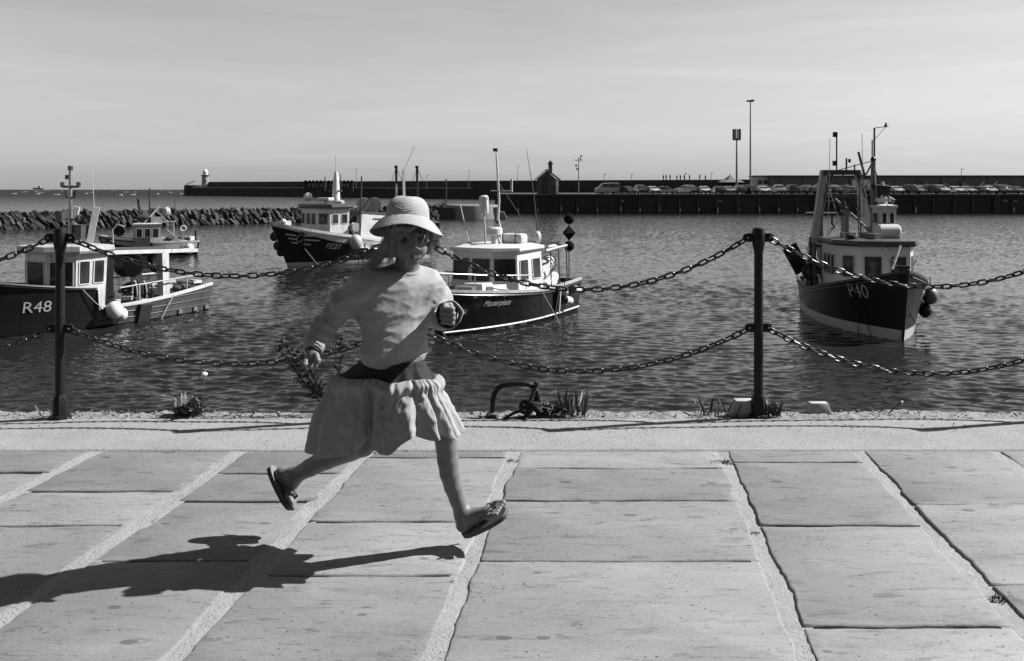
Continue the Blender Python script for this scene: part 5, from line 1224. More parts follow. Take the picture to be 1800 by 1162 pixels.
mk('goal_post', MB().bar((-1.5, .8, 1.0), (-1.5, .8, 2.5), .04).bar((-.6, .8, 2.5), (-1.7, .8, 2.55), .05).bar((-1.5, -.8, 1.0), (-1.5, -.8, 2.5), .04), OFFW, b)
mk('stern_frame', MB().bar((-3.1, .6, 1.0), (-3.1, .6, 1.8), .05).bar((-3.1, -.6, 1.0), (-3.1, -.6, 1.8), .05).bar((-3.1, -.6, 1.8), (-3.1, .6, 1.8), .05), BLACK, b)
mk('strut', MB().beam((.6, .4, 2.4), (-.5, .3, 3.7), .12, .12).beam((-1.9, .8, 1.1), (-1.0, .8, 2.0), .1, .1), WHITE, b); mk('mast', MB().bar((.2, 0, 2.4), (.2, 0, 5.1), .06).bar((.2, -.7, 4.75), (.2, .7, 4.8), .05).bar((.9, -.1, 3.5), (1.0, -.1, 4.3), .12).bar((-1.6, .1, 3.4), (-1.6, .1, 4.2), .03).bar((.2, 0, 3.5), (-1.7, .1, 3.5), .06), DARKG, b)
mk('roof_gear', MB().box((-.3, .3, 2.65), (.8, .5, .5)).ball((-1.0, .2, 3.3), .3, 8, 1, 1, 1.2), OFFW, b); mk('roof_net', MB().ball((.4, -.1, 2.8), .6, 10, 1.3, 1, .6), NET, b, True)
mk('hauler', MB().lathe([(.4, -.15), (.4, .15)], 14, M=Matrix.Translation((2.3, .7, 1.9)) @ Matrix.Rotation(R(70), 4, 'X')), BLACK, b, True, 30); mk('hauler_frame', MB().tube([(2.7, .9, 1.0), (2.75, .9, 2.0), (2.4, .9, 2.4), (1.9, .9, 2.2)], .06, 6), OFFW, b, True)
fender(b, h.skin(3.0, .9, 1, .25), .35, BLACK); fender(b, h.skin(-2.6, .45, 1, .2), .36, CLEANW)
mk('life_ring', MB().tube([Vector((-2.2 + .2 * math.cos(a), .4, 2.0 + .2 * math.sin(a))) for a in [2 * math.pi * i / 12 for i in range(12)]], .06, 6, closed=True), CLEANW, b, True)
clutter(b, 'gear', (-2.8, -.7, .9), (-.8, .8, 1.3), 12, 45, [OFFW, DARKG, WHITE, MIDG], .4)

# ---- trawler behind the child's hat: only its masts and one end show
hd = Vector((-.97, -.25)); b = boat('beam_trawler', (-11.2, 90), hd, 'dark trawler mostly hidden behind the sun hat, two masts showing')
h = Hull(6.6, 2.8, lambda t: 1.5 + .7 * max(0, (t - .4) / .6) ** 1.5, rake=.5)
make_hull(b, h, BLACK, DARKG, .2, OFFW, lambda t: 1.0, DECK, DARKG)
house(b, [(1.4, .9), (-.6, .9), (-.6, -.9), (1.4, -.9)], 1.0, 3.2, OFFW, DARKG, {0: (2, 2.2, 2.9, .2, .2), 3: (2, 2.2, 2.9, .2, .2)})
for x, lowm in ((1.0, WHITE), (-1.2, BLACK)):
    mk('mast', MB().tube([(x, 0, 1.0), (x, 0, 5.6)], [.14, .12], 8), lowm, b, True); mk('topmast', MB().tube([(x, 0, 5.6), (x, 0, 7.2), (x + .05, 0, 7.5)], [.12, .14, .22], 8), BLACK, b, True)
    mk('shroud', MB().bar((x, 0, 7.3), (x - 1.0, .5, 4.8), .03, 4).bar((x, 0, 7.3), (x + .8, -.5, 4.8), .03, 4), BLACK, b)
clutter(b, 'gear', (-2.8, -.8, 1.2), (-.8, .8, 3.5), 12, 55, [DARKG, BLACK, OFFW], .6)
# ------------------------------------------------------------------ the running child
class Field:
    """signed distances on a grid, parts blended smoothly, meshed with surface nets"""
    def __init__(s, lo, hi, h):
        s.lo = np.array(lo, float); s.h = h
        s.n = np.ceil((np.array(hi, float) - s.lo) / h).astype(int) + 1
        s.d = np.full(s.n, 0.2, np.float32)
    def sub(s, lo, hi):
        a = np.clip(np.floor((np.array(lo) - s.lo) / s.h).astype(int), 0, s.n - 1); b_ = np.clip(np.ceil((np.array(hi) - s.lo) / s.h).astype(int) + 1, 1, s.n)
        sl = tuple(slice(i, j) for i, j in zip(a, b_))
        g = [(s.lo[k] + s.h * np.arange(a[k], b_[k])).astype(np.float32) for k in range(3)]
        return sl, np.meshgrid(*g, indexing='ij')
    def put(s, sl, d, k, op):
        o_ = s.d[sl]
        if op == 'u':
            hh = np.maximum(k - np.abs(o_ - d), 0) / k; s.d[sl] = np.minimum(o_, d) - hh * hh * k * .25
        else:
            d = -d; hh = np.maximum(k - np.abs(o_ - d), 0) / k; s.d[sl] = np.maximum(o_, d) + hh * hh * k * .25
    def cap(s, p, q, ra, rb, k=.02, op='u'):
        p, q = np.array(p), np.array(q); m = max(ra, rb) + k + .03
        sl, (X, Y, Z) = s.sub(np.minimum(p, q) - m, np.maximum(p, q) + m)
        v = q - p; L2 = max(1e-9, float(v @ v)); t = np.clip(((X - p[0]) * v[0] + (Y - p[1]) * v[1] + (Z - p[2]) * v[2]) / L2, 0, 1)
        d = np.sqrt((X - p[0] - t * v[0]) ** 2 + (Y - p[1] - t * v[1]) ** 2 + (Z - p[2] - t * v[2]) ** 2) - (ra + (rb - ra) * t)
        s.put(sl, d, k, op)
    def chain(s, pts, rs, k=.02):
        for i in range(len(pts) - 1): s.cap(pts[i], pts[i + 1], rs[i], rs[i + 1], k)
    def ell(s, c, r, k=.02, op='u', rot=None):
        c = np.array(c); r = np.array(r, float); m = r.max() + k + .03
        sl, (X, Y, Z) = s.sub(c - m, c + m); x, y, z = X - c[0], Y - c[1], Z - c[2]
        if rot is not None:
            A = np.array(rot.to_3x3().transposed()); x, y, z = (A[0, 0] * x + A[0, 1] * y + A[0, 2] * z, A[1, 0] * x + A[1, 1] * y + A[1, 2] * z, A[2, 0] * x + A[2, 1] * y + A[2, 2] * z)
        k0 = np.sqrt((x / r[0]) ** 2 + (y / r[1]) ** 2 + (z / r[2]) ** 2); k1 = np.sqrt((x / r[0] ** 2) ** 2 + (y / r[1] ** 2) ** 2 + (z / r[2] ** 2) ** 2) + 1e-9
        s.put(sl, k0 * (k0 - 1) / k1, k, op)
    def mesh(s, name):
        d = s.d; ins = d < 0; nx, ny, nz = d.shape
        c = np.zeros((nx - 1, ny - 1, nz - 1), np.int8)
        for i in (0, 1):
            for j in (0, 1):
                for k in (0, 1): c += ins[i:nx - 1 + i, j:ny - 1 + j, k:nz - 1 + k]
        act = (c > 0) & (c < 8); idx = np.full(act.shape, -1, np.int64); cells = np.argwhere(act); idx[act] = np.arange(len(cells))
        acc = np.zeros((len(cells), 3)); cnt = np.zeros(len(cells))
        cor = [(i, j, k) for i in (0, 1) for j in (0, 1) for k in (0, 1)]
        for a in cor:
            for ax in range(3):
                if a[ax] == 0:
                    b_ = list(a); b_[ax] = 1
                    da = d[cells[:, 0] + a[0], cells[:, 1] + a[1], cells[:, 2] + a[2]]; db = d[cells[:, 0] + b_[0], cells[:, 1] + b_[1], cells[:, 2] + b_[2]]
                    m = (da < 0) != (db < 0); t = np.where(m, da / np.where(da == db, 1, da - db), 0)
                    p = np.tile(np.array(a, float), (len(cells), 1)); p[:, ax] += t; acc[m] += p[m]; cnt[m] += 1
        V = s.lo + s.h * (cells + acc / cnt[:, None]); F = []
        for ax in range(3):
            o1, o2 = [(1, 2), (2, 0), (0, 1)][ax]
            sl0 = [slice(None)] * 3; sl1 = [slice(None)] * 3; sl0[ax] = slice(0, -1); sl1[ax] = slice(1, None)
            ch = ins[tuple(sl0)] != ins[tuple(sl1)]; e = np.argwhere(ch)
            e = e[(e[:, o1] > 0) & (e[:, o2] > 0) & (e[:, o1] < d.shape[o1] - 1) & (e[:, o2] < d.shape[o2] - 1)]
            def ci(u, v):
                q = e.copy(); q[:, o1] -= u; q[:, o2] -= v; return idx[q[:, 0], q[:, 1], q[:, 2]]
            quad = np.stack([ci(1, 1), ci(0, 1), ci(0, 0), ci(1, 0)], 1); fl = ~ins[e[:, 0], e[:, 1], e[:, 2]]
            quad[fl] = quad[fl][:, ::-1]; F.append(quad)
        F = np.concatenate(F); F = F[(F >= 0).all(1)]
        me = bpy.data.meshes.new(name); me.from_pydata(V.tolist(), [], F.tolist()); me.shade_smooth(); me.update(); return me
def cloth(name, g, transl=.0, scale=200.0, bump=.3, var=.06):
    m, nt, b_ = base_mat(name); L = nt.links; t = ND(nt, 'ShaderNodeTexCoord')
    n = ND(nt, 'ShaderNodeTexNoise', Scale=9.0, Detail=5.0); L.new(t.outputs['Object'], n.inputs['Vector'])
    c = ramp(nt, n.outputs['Fac'], [(.3, g * (1 - var)), (.7, g * (1 + var))])
    L.new(c, b_.inputs['Base Color']); b_.inputs['Roughness'].default_value = .9; b_.inputs['Specular IOR Level'].default_value = .15
    n2 = ND(nt, 'ShaderNodeTexNoise', Scale=scale, Detail=2.0); L.new(t.outputs['Object'], n2.inputs['Vector'])
    bp = ND(nt, 'ShaderNodeBump', Strength=bump, Distance=.002); L.new(n2.outputs['Fac'], bp.inputs['Height']); L.new(bp.outputs[0], b_.inputs['Normal'])
    if transl > 0:
        tr = ND(nt, 'ShaderNodeBsdfTranslucent'); L.new(c, tr.inputs['Color']); mx = ND(nt, 'ShaderNodeMixShader'); mx.inputs[0].default_value = transl
        L.new(b_.outputs[0], mx.inputs[1]); L.new(tr.outputs[0], mx.inputs[2]); L.new(mx.outputs[0], nt.nodes['Material Output'].inputs[0])
    return m
def skin_material():
    m, nt, b_ = base_mat('skin'); L = nt.links; t = ND(nt, 'ShaderNodeTexCoord')
    n = ND(nt, 'ShaderNodeTexNoise', Scale=22.0, Detail=5.0); L.new(t.outputs['Object'], n.inputs['Vector'])
    c = ramp(nt, n.outputs['Fac'], [(.3, .115), (.7, .14)])
    at_ = ND(nt, 'ShaderNodeAttribute'); at_.attribute_name = 'tone'; c = mixc(nt, 'MULTIPLY', 1.0, c, at_.outputs['Color'])
    L.new(c, b_.inputs['Base Color']); b_.inputs['Roughness'].default_value = .5; b_.inputs['Specular IOR Level'].default_value = .35
    b_.inputs['Subsurface Weight'].default_value = .12; b_.inputs['Subsurface Radius'].default_value = (.006, .006, .006); b_.inputs['Subsurface Scale'].default_value = .6
    return m
SKIN = skin_material(); SWEAT = cloth('sweater_jersey', .25, 0, 260, .35); SKIRT = cloth('skirt_cotton', .29, .2, 300, .2, .1); YOKE = cloth('skirt_dark_cotton', .03, .1, 300, .2)
STRAW = cloth('straw_weave', .33, .08, 170, .6, .12); HAIR = paint('blond_hair', .23, .45, .35, 30, 0, spec=.5); SOLE = paint('foam_sole', .05, .6, .2, 30, .1); SOLETOP = paint('sandal_footbed', .16, .7, .2, 30, .1); STRAP = paint('sandal_strap', .03, .4, .2, 30, .05)

child = empty('person', (-.38, 3.14, 0), 0, 'child in straw sun hat, pale sweater and ruffled skirt running in flip-flops', 'person')
CO = Vector((-.38, 3.14, 0))
def A(px, py, d): return tuple(at(px, py, d) - CO)
def cm(name, mb, mat, parent=None, **kw): return mk(name, mb, mat, parent or child, **kw)
# ---- body: one continuous surface
f = Field((-.60, -.30, .0), (.42, .28, 1.30), .0037)
f.ell(A(716, 407, 3.125), (.072, .084, .088), .02)                       # cranium
f.ell(A(723, 434, 3.09), (.049, .056, .060), .03)                        # face
f.ell(A(725, 458, 3.068), (.020, .019, .018), .025)                      # chin
f.ell(A(708, 437, 3.072), (.024, .026, .026), .025); f.ell(A(739, 437, 3.075), (.022, .026, .026), .025)      # cheeks
f.cap(A(709, 410.5, 3.052), A(740, 411, 3.052), .008, .008, .014)        # brow
f.ell(A(710, 420.5, 3.038), (.0135, .012, .0085), .010, 'c'); f.ell(A(740, 421, 3.040), (.0135, .012, .0085), .010, 'c')   # eye sockets
f.cap(A(726, 417, 3.040), A(729, 434.5, 3.027), .0065, .0092, .010)      # nose
f.ell(A(723.5, 437.5, 3.034), (.0068, .009, .0055), .006); f.ell(A(735, 437.5, 3.034), (.0068, .009, .0055), .006)
f.cap(A(713.5, 450.8, 3.052), A(726, 449.4, 3.0415), .003, .0045, .006); f.cap(A(726, 449.4, 3.0415), A(738, 451, 3.052), .0045, .003, .006)
f.cap(A(716, 453.4, 3.050), A(726, 454.3, 3.0425), .0035, .005, .006); f.cap(A(726, 454.3, 3.0425), A(736, 453.4, 3.050), .005, .0035, .006)
f.cap(A(714, 451.9, 3.0465), A(726, 451.8, 3.0355), .0013, .0013, .002, 'c'); f.cap(A(726, 451.8, 3.0355), A(738, 452, 3.0465), .0013, .0013, .002, 'c')
f.chain([A(716, 455, 3.130), A(713, 480, 3.140), A(702, 515, 3.14)], [.040, .043, .07], .03)
f.chain([A(700, 515, 3.14), A(694, 570, 3.14), A(690, 652, 3.14)], [.07, .072, .066], .03)
# arms
f.chain([A(632, 508, 3.06), A(578, 568, 3.08), A(553, 608, 2.985), A(549, 620, 2.965)], [.036, .028, .022, .021], .008)
f.ell(A(547, 630, 2.955), (.021, .020, .024), .012)
for i in range(4):                                                        # right hand, loosely closed
    b0 = Vector(A(537 + 3.8 * i, 635 + 1.6 * i, 2.930 + .013 * i)); b1 = b0 + Vector((-.003, -.006 + .002 * i, -.010)); b2 = b1 + Vector((.012, .006, -.004)); b3 = b2 + Vector((.008, .010, .010))
    f.chain([tuple(b0), tuple(b1), tuple(b2), tuple(b3)], [.0086, .0084, .0078, .007], .0035)
f.chain([A(556, 624, 2.945), A(559, 634, 2.93), A(554, 644, 2.925)], [.0105, .0092, .008], .006)
f.chain([A(752, 500, 3.20), A(778, 557, 3.29), A(785, 555, 3.10), A(786, 554, 3.07)], [.036, .028, .023, .024], .008)
f.ell(A(787, 555, 3.048), (.026, .026, .031), .014)
for i in range(4):                                                        # left fist, knuckles to the camera
    y = 543.5 + 8.2 * i; e = -1.5 if i in (0, 3) else 0
    f.chain([A(798 + e, y - 1 + 1.5 * i * .3, 3.035), A(796 + e, y, 3.015), A(779 - e, y - 2, 3.012), A(775 - e, y - 1, 3.032)], [.0085, .0088, .0084, .0078], .0035)
f.chain([A(797, 541, 3.06), A(791, 536, 3.035), A(781, 536, 3.022)], [.0105, .0095, .0085], .006)
# legs
f.chain([A(712, 670, 3.13), A(750, 708, 3.10), A(776, 744, 3.085), A(782, 765, 3.09), A(785, 786, 3.10), A(787, 808, 3.107), A(790.5, 832, 3.115), A(796.5, 855, 3.125), A(804, 878, 3.137), A(812, 901, 3.148)], [.058, .052, .0425, .0405, .0385, .0380, .0362, .0330, .0292, .0272], .006)
f.chain([A(668, 672, 3.15), A(648, 740, 3.11), A(638, 780, 3.10), A(615, 790, 3.14), A(575, 806, 3.19), A(545, 822, 3.225), A(517, 837, 3.26)], [.06, .052, .0455, .0425, .0385, .033, .0275], .007)
def foot(ank, heel, ball, width, tip, up, r_h, r_b, toes_n, toes_f):
    """ank,heel,ball,tip: points; width: vector across the foot; toes from near to far side"""
    ank, heel, ball, width, tip = map(Vector, (ank, heel, ball, width, tip))
    f.cap(tuple(ank), tuple(heel), .027, r_h, .02); f.cap(tuple(heel), tuple(ball), r_h, r_b, .02)
    f.cap(tuple(ank), tuple(ball.lerp(ank, .25)), .026, r_b, .025)
    f.cap(tuple(ball - width * .42), tuple(ball + width * .42), r_b * .82, r_b * .82, .02)
    for i in range(5):
        u = i / 4 - .5; a = ball + width * u * .95; t = tip + width * u * .85 + (ball - tip) * (toes_n + (toes_f - toes_n) * i / 4)
        m_ = a.lerp(t, .55) + Vector(up) * .004; r_ = .0072 + (.0042 if (i == 0 and toes_f > toes_n) or (i == 4 and toes_n > toes_f) else 0)
        f.chain([tuple(a), tuple(m_), tuple(t)], [r_ * 1.1, r_, r_], .004)
foot(A(815, 905, 3.148), A(815, 922, 3.155), A(861, 899, 3.125), (.012, .062, .022), A(882, 893, 3.11), (-.35, -.3, .9), .0245, .0165, .30, .0)
foot(A(517, 837, 3.26), A(496, 833, 3.28), A(511, 868, 3.265), (.004, .062, -.006), A(518, 889, 3.255), (.9, 0, .4), .0235, .0165, .0, .3)
me = f.mesh('body'); me.materials.append(SKIN)
tone = np.ones((len(me.vertices), 4), np.float32); co = np.empty(len(me.vertices) * 3, np.float32); me.vertices.foreach_get('co', co); co = co.reshape(-1, 3)
def dab(px, py, d, r, v, sx=1.0):
    p = np.array(A(px, py, d)); dd = np.sqrt(((co[:, 0] - p[0]) / sx) ** 2 + (co[:, 1] - p[1]) ** 2 + (co[:, 2] - p[2]) ** 2); k = np.clip(1 - (dd / r) ** 2, 0, 1)[:, None] * (1 - v); tone[:, :3] *= (1 - k)
dab(726, 449.4, 3.035, .008, .6, 1.9); dab(726, 454.3, 3.036, .008, .65, 1.6); dab(726, 451.8, 3.037, .003, .55, 3.0)
dab(709, 411, 3.044, .006, .32, 2.2); dab(740, 411.5, 3.044, .006, .32, 2.2); dab(725, 439.5, 3.03, .004, .4); dab(733, 439.5, 3.03, .004, .4); dab(710, 417.5, 3.05, .010, .7, 1.4); dab(740, 418, 3.05, .010, .7, 1.4)
att = me.color_attributes.new('tone', 'FLOAT_COLOR', 'POINT'); att.data.foreach_set('color', tone.ravel())
body = cm('body', me, SKIN)
for px, py, d in ((710, 421, 3.0590), (740, 421.5, 3.0610)):
    ey = cm('eye', MB().ball(A(px, py, d), .0118, 14), paint('eye_white', .26, .2, .05, 20, 0), smooth=True, ang=80); cm('iris', MB().ball(A(px + 1.0, py + .3, d - .0078), .0052, 10), BLACK, ey, smooth=True)
    cm('upper_lid', MB().tube([A(px - 6.0, py + .6, d - .0075), A(px - 3, py - 2.0, d - .0112), A(px, py - 2.7, d - .0122), A(px + 3, py - 2.0, d - .0112), A(px + 6.0, py + .8, d - .0075)], [.0012, .0022, .0026, .0022, .0012], 6), paint('lashes', .05, .6, .2, 20, 0), ey, smooth=True)

# ---- sweater
f = Field((-.42, -.26, .60), (.30, .30, 1.10), .0042)
RT = Matrix.Rotation(R(38), 4, 'Z')
f.ell(A(698, 512, 3.145), (.128, .075, .075), .09, 'u', RT); f.ell(A(695, 560, 3.135), (.146, .085, .110), .09, 'u', RT); f.ell(A(693, 612, 3.135), (.138, .090, .10), .05, 'u', RT)
f.cap(A(638, 504, 3.075), A(748, 500, 3.18), .042, .040, .10)
f.chain([A(714, 476, 3.145), A(706, 490, 3.15)], [.044, .062], .03)
f.chain([A(633, 508, 3.065), A(604, 536, 3.08), A(577, 566, 3.085)], [.054, .055, .046], .02)
f.chain([A(577, 566, 3.085), A(563, 590, 3.03), A(554, 605, 2.99)], [.046, .043, .036], .015)
f.chain([A(750, 504, 3.19), A(766, 530, 3.24), A(778, 556, 3.285)], [.046, .050, .047], .06)
f.chain([A(778, 556, 3.285), A(782, 556, 3.19), A(785, 555, 3.12)], [.047, .046, .043], .02)
sl, (X, Y, Z) = f.sub(f.lo, f.lo + f.n * f.h)
hz = A(690, 643, 3.13)[2]; near_arm = (X < A(612, 600, 3.1)[0])
f.d[sl] = np.where(near_arm, f.d[sl], np.maximum(f.d[sl], hz + .03 * (X + .05) ** 2 * 4 - .012 * np.cos((X - .0) * 14) - Z))
p = np.array(A(716, 460, 3.13)); v = (X - p[0]) ** 2 + (Y - p[1]) ** 2 + (Z - p[2]) ** 2; f.d[sl] = np.maximum(f.d[sl], .048 - np.sqrt(v))
me = f.mesh('sweater'); me.materials.append(SWEAT)
sh_r, el_r, wr_r = (Vector(A(633, 508, 3.065)), Vector(A(577, 566, 3.085)), Vector(A(554, 605, 2.99))); el_l = Vector(A(778, 556, 3.285)); sh_l = Vector(A(752, 502, 3.20))
bm = bmesh.new(); bm.from_mesh(me)
for _ in range(10): bmesh.ops.smooth_vert(bm, verts=list(bm.verts), factor=.5, use_axis_x=True, use_axis_y=True, use_axis_z=True)
bm.to_mesh(me); bm.free(); me.shade_smooth(); me.update()
nr = [v.normal.copy() for v in me.vertices]
for v, n_ in zip(me.vertices, nr):      # folds of the cloth
    c = v.co; q = Vector((c.x * 5.5 + c.z * 5.0 + 9.1, c.y * 7 + 5.2, c.z * 11 - c.x * 4 + 6.4)); w_ = mnoise.noise(q * .8) * .005 + (.22 - abs(mnoise.noise(q * 1.15 + Vector((7, 1, 3))))) * .013 + (.2 - abs(mnoise.noise(q * 2.4 + Vector((1, 5, 3))))) * .0050 + mnoise.noise(q * 9) * .0006
    for a, b_, fr in ((sh_r, el_r, 1), (el_r, wr_r, 1), (sh_l, el_l, 1)):
        ab = b_ - a; t = (c - a).dot(ab) / ab.length_squared
        if -.1 < t < 1.15 and (c - a - ab * t).length < .085:
            w_ += .0045 * math.sin(t * 17 + 3 * mnoise.noise(c * 14)) * min(1, max(0, t + .1) * 2)
    if c.z < hz + .035: w_ *= .45
    v.co = c + n_ * w_
cm('sweater', me, SWEAT)
RIB = cloth('sweater_rib', .235, 0, 200, .3)
hem = []
for i in range(64):
    a = 2 * math.pi * i / 64; hem.append(Vector(A(692, 0, 3.135)) * 1)
def ring_tube(name, c, ax, r, tr, mat, flat=1.0, n=40, wob=0.0, sx=1.0, parent=None):
    ax = Vector(ax).normalized(); u = ax.orthogonal().normalized(); w_ = ax.cross(u)
    pts = [Vector(c) + (u * math.cos(a) * sx + w_ * math.sin(a)) * r * (1 + wob * math.sin(3 * a + 1)) for a in [2 * math.pi * i / n for i in range(n)]]
    return cm(name, MB().tube(pts, tr, 8, closed=True, flat=flat, up=ax), mat, parent, smooth=True, ang=80)
ring_tube('collar', A(714, 476, 3.135), (.04, -.30, 1), .0505, .0058, RIB, 1.7)
ax_r = Vector(A(549, 620, 2.965)) - Vector(A(557, 600, 3.005))
ring_tube('cuff', A(553, 608, 2.985), ax_r, .030, .008, RIB, 1.7, wob=.03)
ring_tube('cuff', A(551, 613, 2.976), ax_r, .028, .007, RIB, 1.5, wob=.03)
ring_tube('wrist_band', A(549.5, 619, 2.966), ax_r, .0245, .0022, BLACK)
# turned-back left cuff, a loose funnel round the fist
axl = (Vector(A(789, 553, 2.98)) - Vector(A(784, 556, 3.15))).normalized(); Ml = Matrix.Translation(A(787, 554, 3.06)) @ axl.to_track_quat('Z', 'Y').to_matrix().to_4x4(); g = []
for r_, z in ((.040, -.055), (.043, -.02), (.046, .006), (.050, .022), (.0515, .027), (.049, .029), (.043, .020), (.038, -.01)):
    g.append([tuple(Ml @ Vector((r_ * (1 + .06 * math.sin(3 * a + .7) + .03 * math.sin(7 * a)) * math.cos(a), r_ * (1 + .05 * math.sin(2 * a) + .03 * math.sin(5 * a + 2)) * math.sin(a), z + .006 * math.sin(2 * a + 1)))) for a in [2 * math.pi * i / 40 for i in range(41)]])
cm('turned_cuff', MB().sheet(g), SWEAT, smooth=True, ang=70)

# ---- skirt: dark yoke and a gathered pale tier
WC = [(741, 634, 3.13), (730, 637, 3.07), (692, 639, 3.055), (652, 636, 3.07), (642, 632, 3.13), (652, 628, 3.19), (692, 627, 3.21), (732, 628, 3.19)]
HC = [(806, 755, 3.06), (799, 776, 2.975), (768, 773, 2.925), (722, 780, 2.90), (666, 806, 2.885), (650, 777, 2.985), (624, 801, 2.965), (575, 808, 3.03), (550, 797, 3.14), (552, 775, 3.26), (585, 765, 3.33), (630, 760, 3.36), (680, 755, 3.37), (730, 750, 3.33), (775, 745, 3.25), (800, 742, 3.15)]
def loop(ctrl, u):
    n = len(ctrl); x = u * n; i = int(math.floor(x)); t = x - i; P = [Vector(A(*ctrl[(i + k) % n])) for k in (-1, 0, 1, 2)]
    return .5 * ((2 * P[1]) + (-P[0] + P[2]) * t + (2 * P[0] - 5 * P[1] + 4 * P[2] - P[3]) * t * t + (-P[0] + 3 * P[1] - 3 * P[2] + P[3]) * t ** 3)
wc0 = sum((Vector(A(*c)) for c in WC), Vector()) / len(WC)
def squeeze(p, k=.80): p = p.copy(); p.y *= (k if p.y < 0 else min(k, .52)); return p
def skirt_pt(u, v):
    W, H = squeeze(loop(WC, u), .9), squeeze(loop(HC, u)); lr = .5 - .5 * math.cos(2 * math.pi * u); C = W.lerp(H, .56 + .28 * lr); C.z = W.z - (.42 - .16 * lr) * (W.z - H.z)
    return W * (1 - v) ** 2 + C * 2 * v * (1 - v) + H * v * v
def skirt_sheet(v0, v1, nv, nu, amp, freq, seed, lift):
    g = []
    for j in range(nv + 1):
        v = v0 + (v1 - v0) * j / nv; k = (v - v0) / (v1 - v0); row = []
        for i in range(nu + 1):
            u = (i % nu) / nu; p = skirt_pt(u, v); out = p - Vector((wc0.x, wc0.y * .9, p.z)); out = out.normalized() if out.length > 1e-4 else Vector((1, 0, 0))
            ph = u * 2 * math.pi; cs = Vector((math.cos(ph), math.sin(ph), 0))
            w1 = mnoise.noise(cs * 1.6 + Vector((0, 0, seed + v * .8)))
            fold = (abs(math.sin(freq * .5 * ph + 2.6 * w1 + .5 * v)) - .6) * 1.15 + (.3 - abs(mnoise.noise(cs * freq * .20 + Vector((0, 0, v * 1.0 + seed))))) * 1.5
            cru = (.25 - abs(mnoise.noise(Vector((cs.x * 6, cs.y * 6, v * 7 + seed))))) * .42 + (.25 - abs(mnoise.noise(Vector((cs.x * 13 + v * 3, cs.y * 13, v * 9 + seed))))) * .2
            fine = math.sin(freq * 3.1 * ph + 6 * w1) * math.exp(-k * 4.5) * .55 + mnoise.noise(cs * freq * .7 + Vector((0, 0, v * 5))) * math.exp(-k * 3)
            puff = .9 * math.exp(-((k - .12) / .12) ** 2)
            row.append(p + out * (amp * ((.3 + .7 * k) * fold + cru + .5 * fine + puff) + lift * (1 - k * .6)) + Vector((0, 0, .020 * k * mnoise.noise(cs * 4 + Vector((3, seed, 0))))))
        g.append(row)
    return MB().sheet(g)
def solid(o, t=.0022):
    m_ = o.modifiers.new('thickness', 'SOLIDIFY'); m_.thickness = t; m_.offset = 0; return o
solid(cm('skirt_yoke', skirt_sheet(0, .33, 16, 200, .006, 11, 1, 0), YOKE, smooth=True, ang=80, fix=False))
solid(cm('skirt_tier', skirt_sheet(.27, 1.0, 54, 360, .0225, 15, 4, .006), SKIRT, smooth=True, ang=80, fix=False))
cm('hem_seam', MB().tube([g_ for g_ in skirt_sheet(.27, 1.0, 2, 360, .0225, 15, 4, .006).v[722:1082]], .0016, 5, closed=True), SKIRT, smooth=True)

# ---- hat
hc = Vector(A(716, 386, 3.125)); Mh = Matrix.Translation(hc) @ Matrix.Rotation(R(3), 4, 'Y') @ Matrix.Rotation(R(-13), 4, 'X')
prof = []
for i in range(91):
    u = i / 90; a = u * math.pi / 2; r_ = .0805 * math.cos(a) ** .82 if u < 1 else 0.001; z = .084 * math.sin(a) ** 1.1; rip = .0005 * math.cos(u * 20 * 2 * math.pi)
    prof.append((max(.001, r_ + rip * math.cos(a)), z + rip * math.sin(a)))
crown = MB().lathe(prof, 56, cap=False); 
for i, v in enumerate(crown.v):       # soft dents and two little corner peaks
    x, y, z = v; a = math.atan2(y, x); k = z / .084
    pk = math.exp(-((a + .25) / .42) ** 2) + math.exp(-((abs(a) - 2.75) / .42) ** 2)
    bulge = 1 + .13 * pk * math.sin(min(1, k) * math.pi * .62) ** 2 - .02 * math.sin(3 * a + 1) * k
    crown.v[i] = tuple(Mh @ Vector((x * bulge, y * bulge, z * (1 + .10 * pk * min(1, math.hypot(x, y) / .05)) )))
hat = cm('hat', crown, STRAW, smooth=True, ang=80)
g = []
for j in range(65):
    u = j / 64; r_ = .0800 + .052 * u; z = .002 - .020 * u - .026 * u * u + .0011 * math.cos(u * 8 * 2 * math.pi); row = []
    for i in range(65):
        a = 2 * math.pi * i / 64; wv_ = 1 + .02 * math.sin(2 * a + .4) * u + .015 * math.sin(5 * a) * u
        row.append(tuple(Mh @ Vector((r_ * math.cos(a) * wv_, r_ * math.sin(a) * wv_, z - .014 * u * abs(math.cos(a)) ** 2 + .004 * u * math.sin(4 * a + 1)))))
    g.append(row)
solid(cm('brim', MB().sheet(g), STRAW, hat, smooth=True, ang=80, fix=False), .003)
sm = [Mh @ Vector((.0825 * math.cos(a) * 1.0, .0825 * math.sin(a), .034 - .012 * math.sin((a + 2.05) / .9 * math.pi))) for a in [-2.05 + .9 * i / 12 for i in range(13)]]
cm('stitched_curve', MB().tube(sm, .0013, 6), paint('pale_thread', .5, .8, .1, 50, 0), hat, smooth=True)

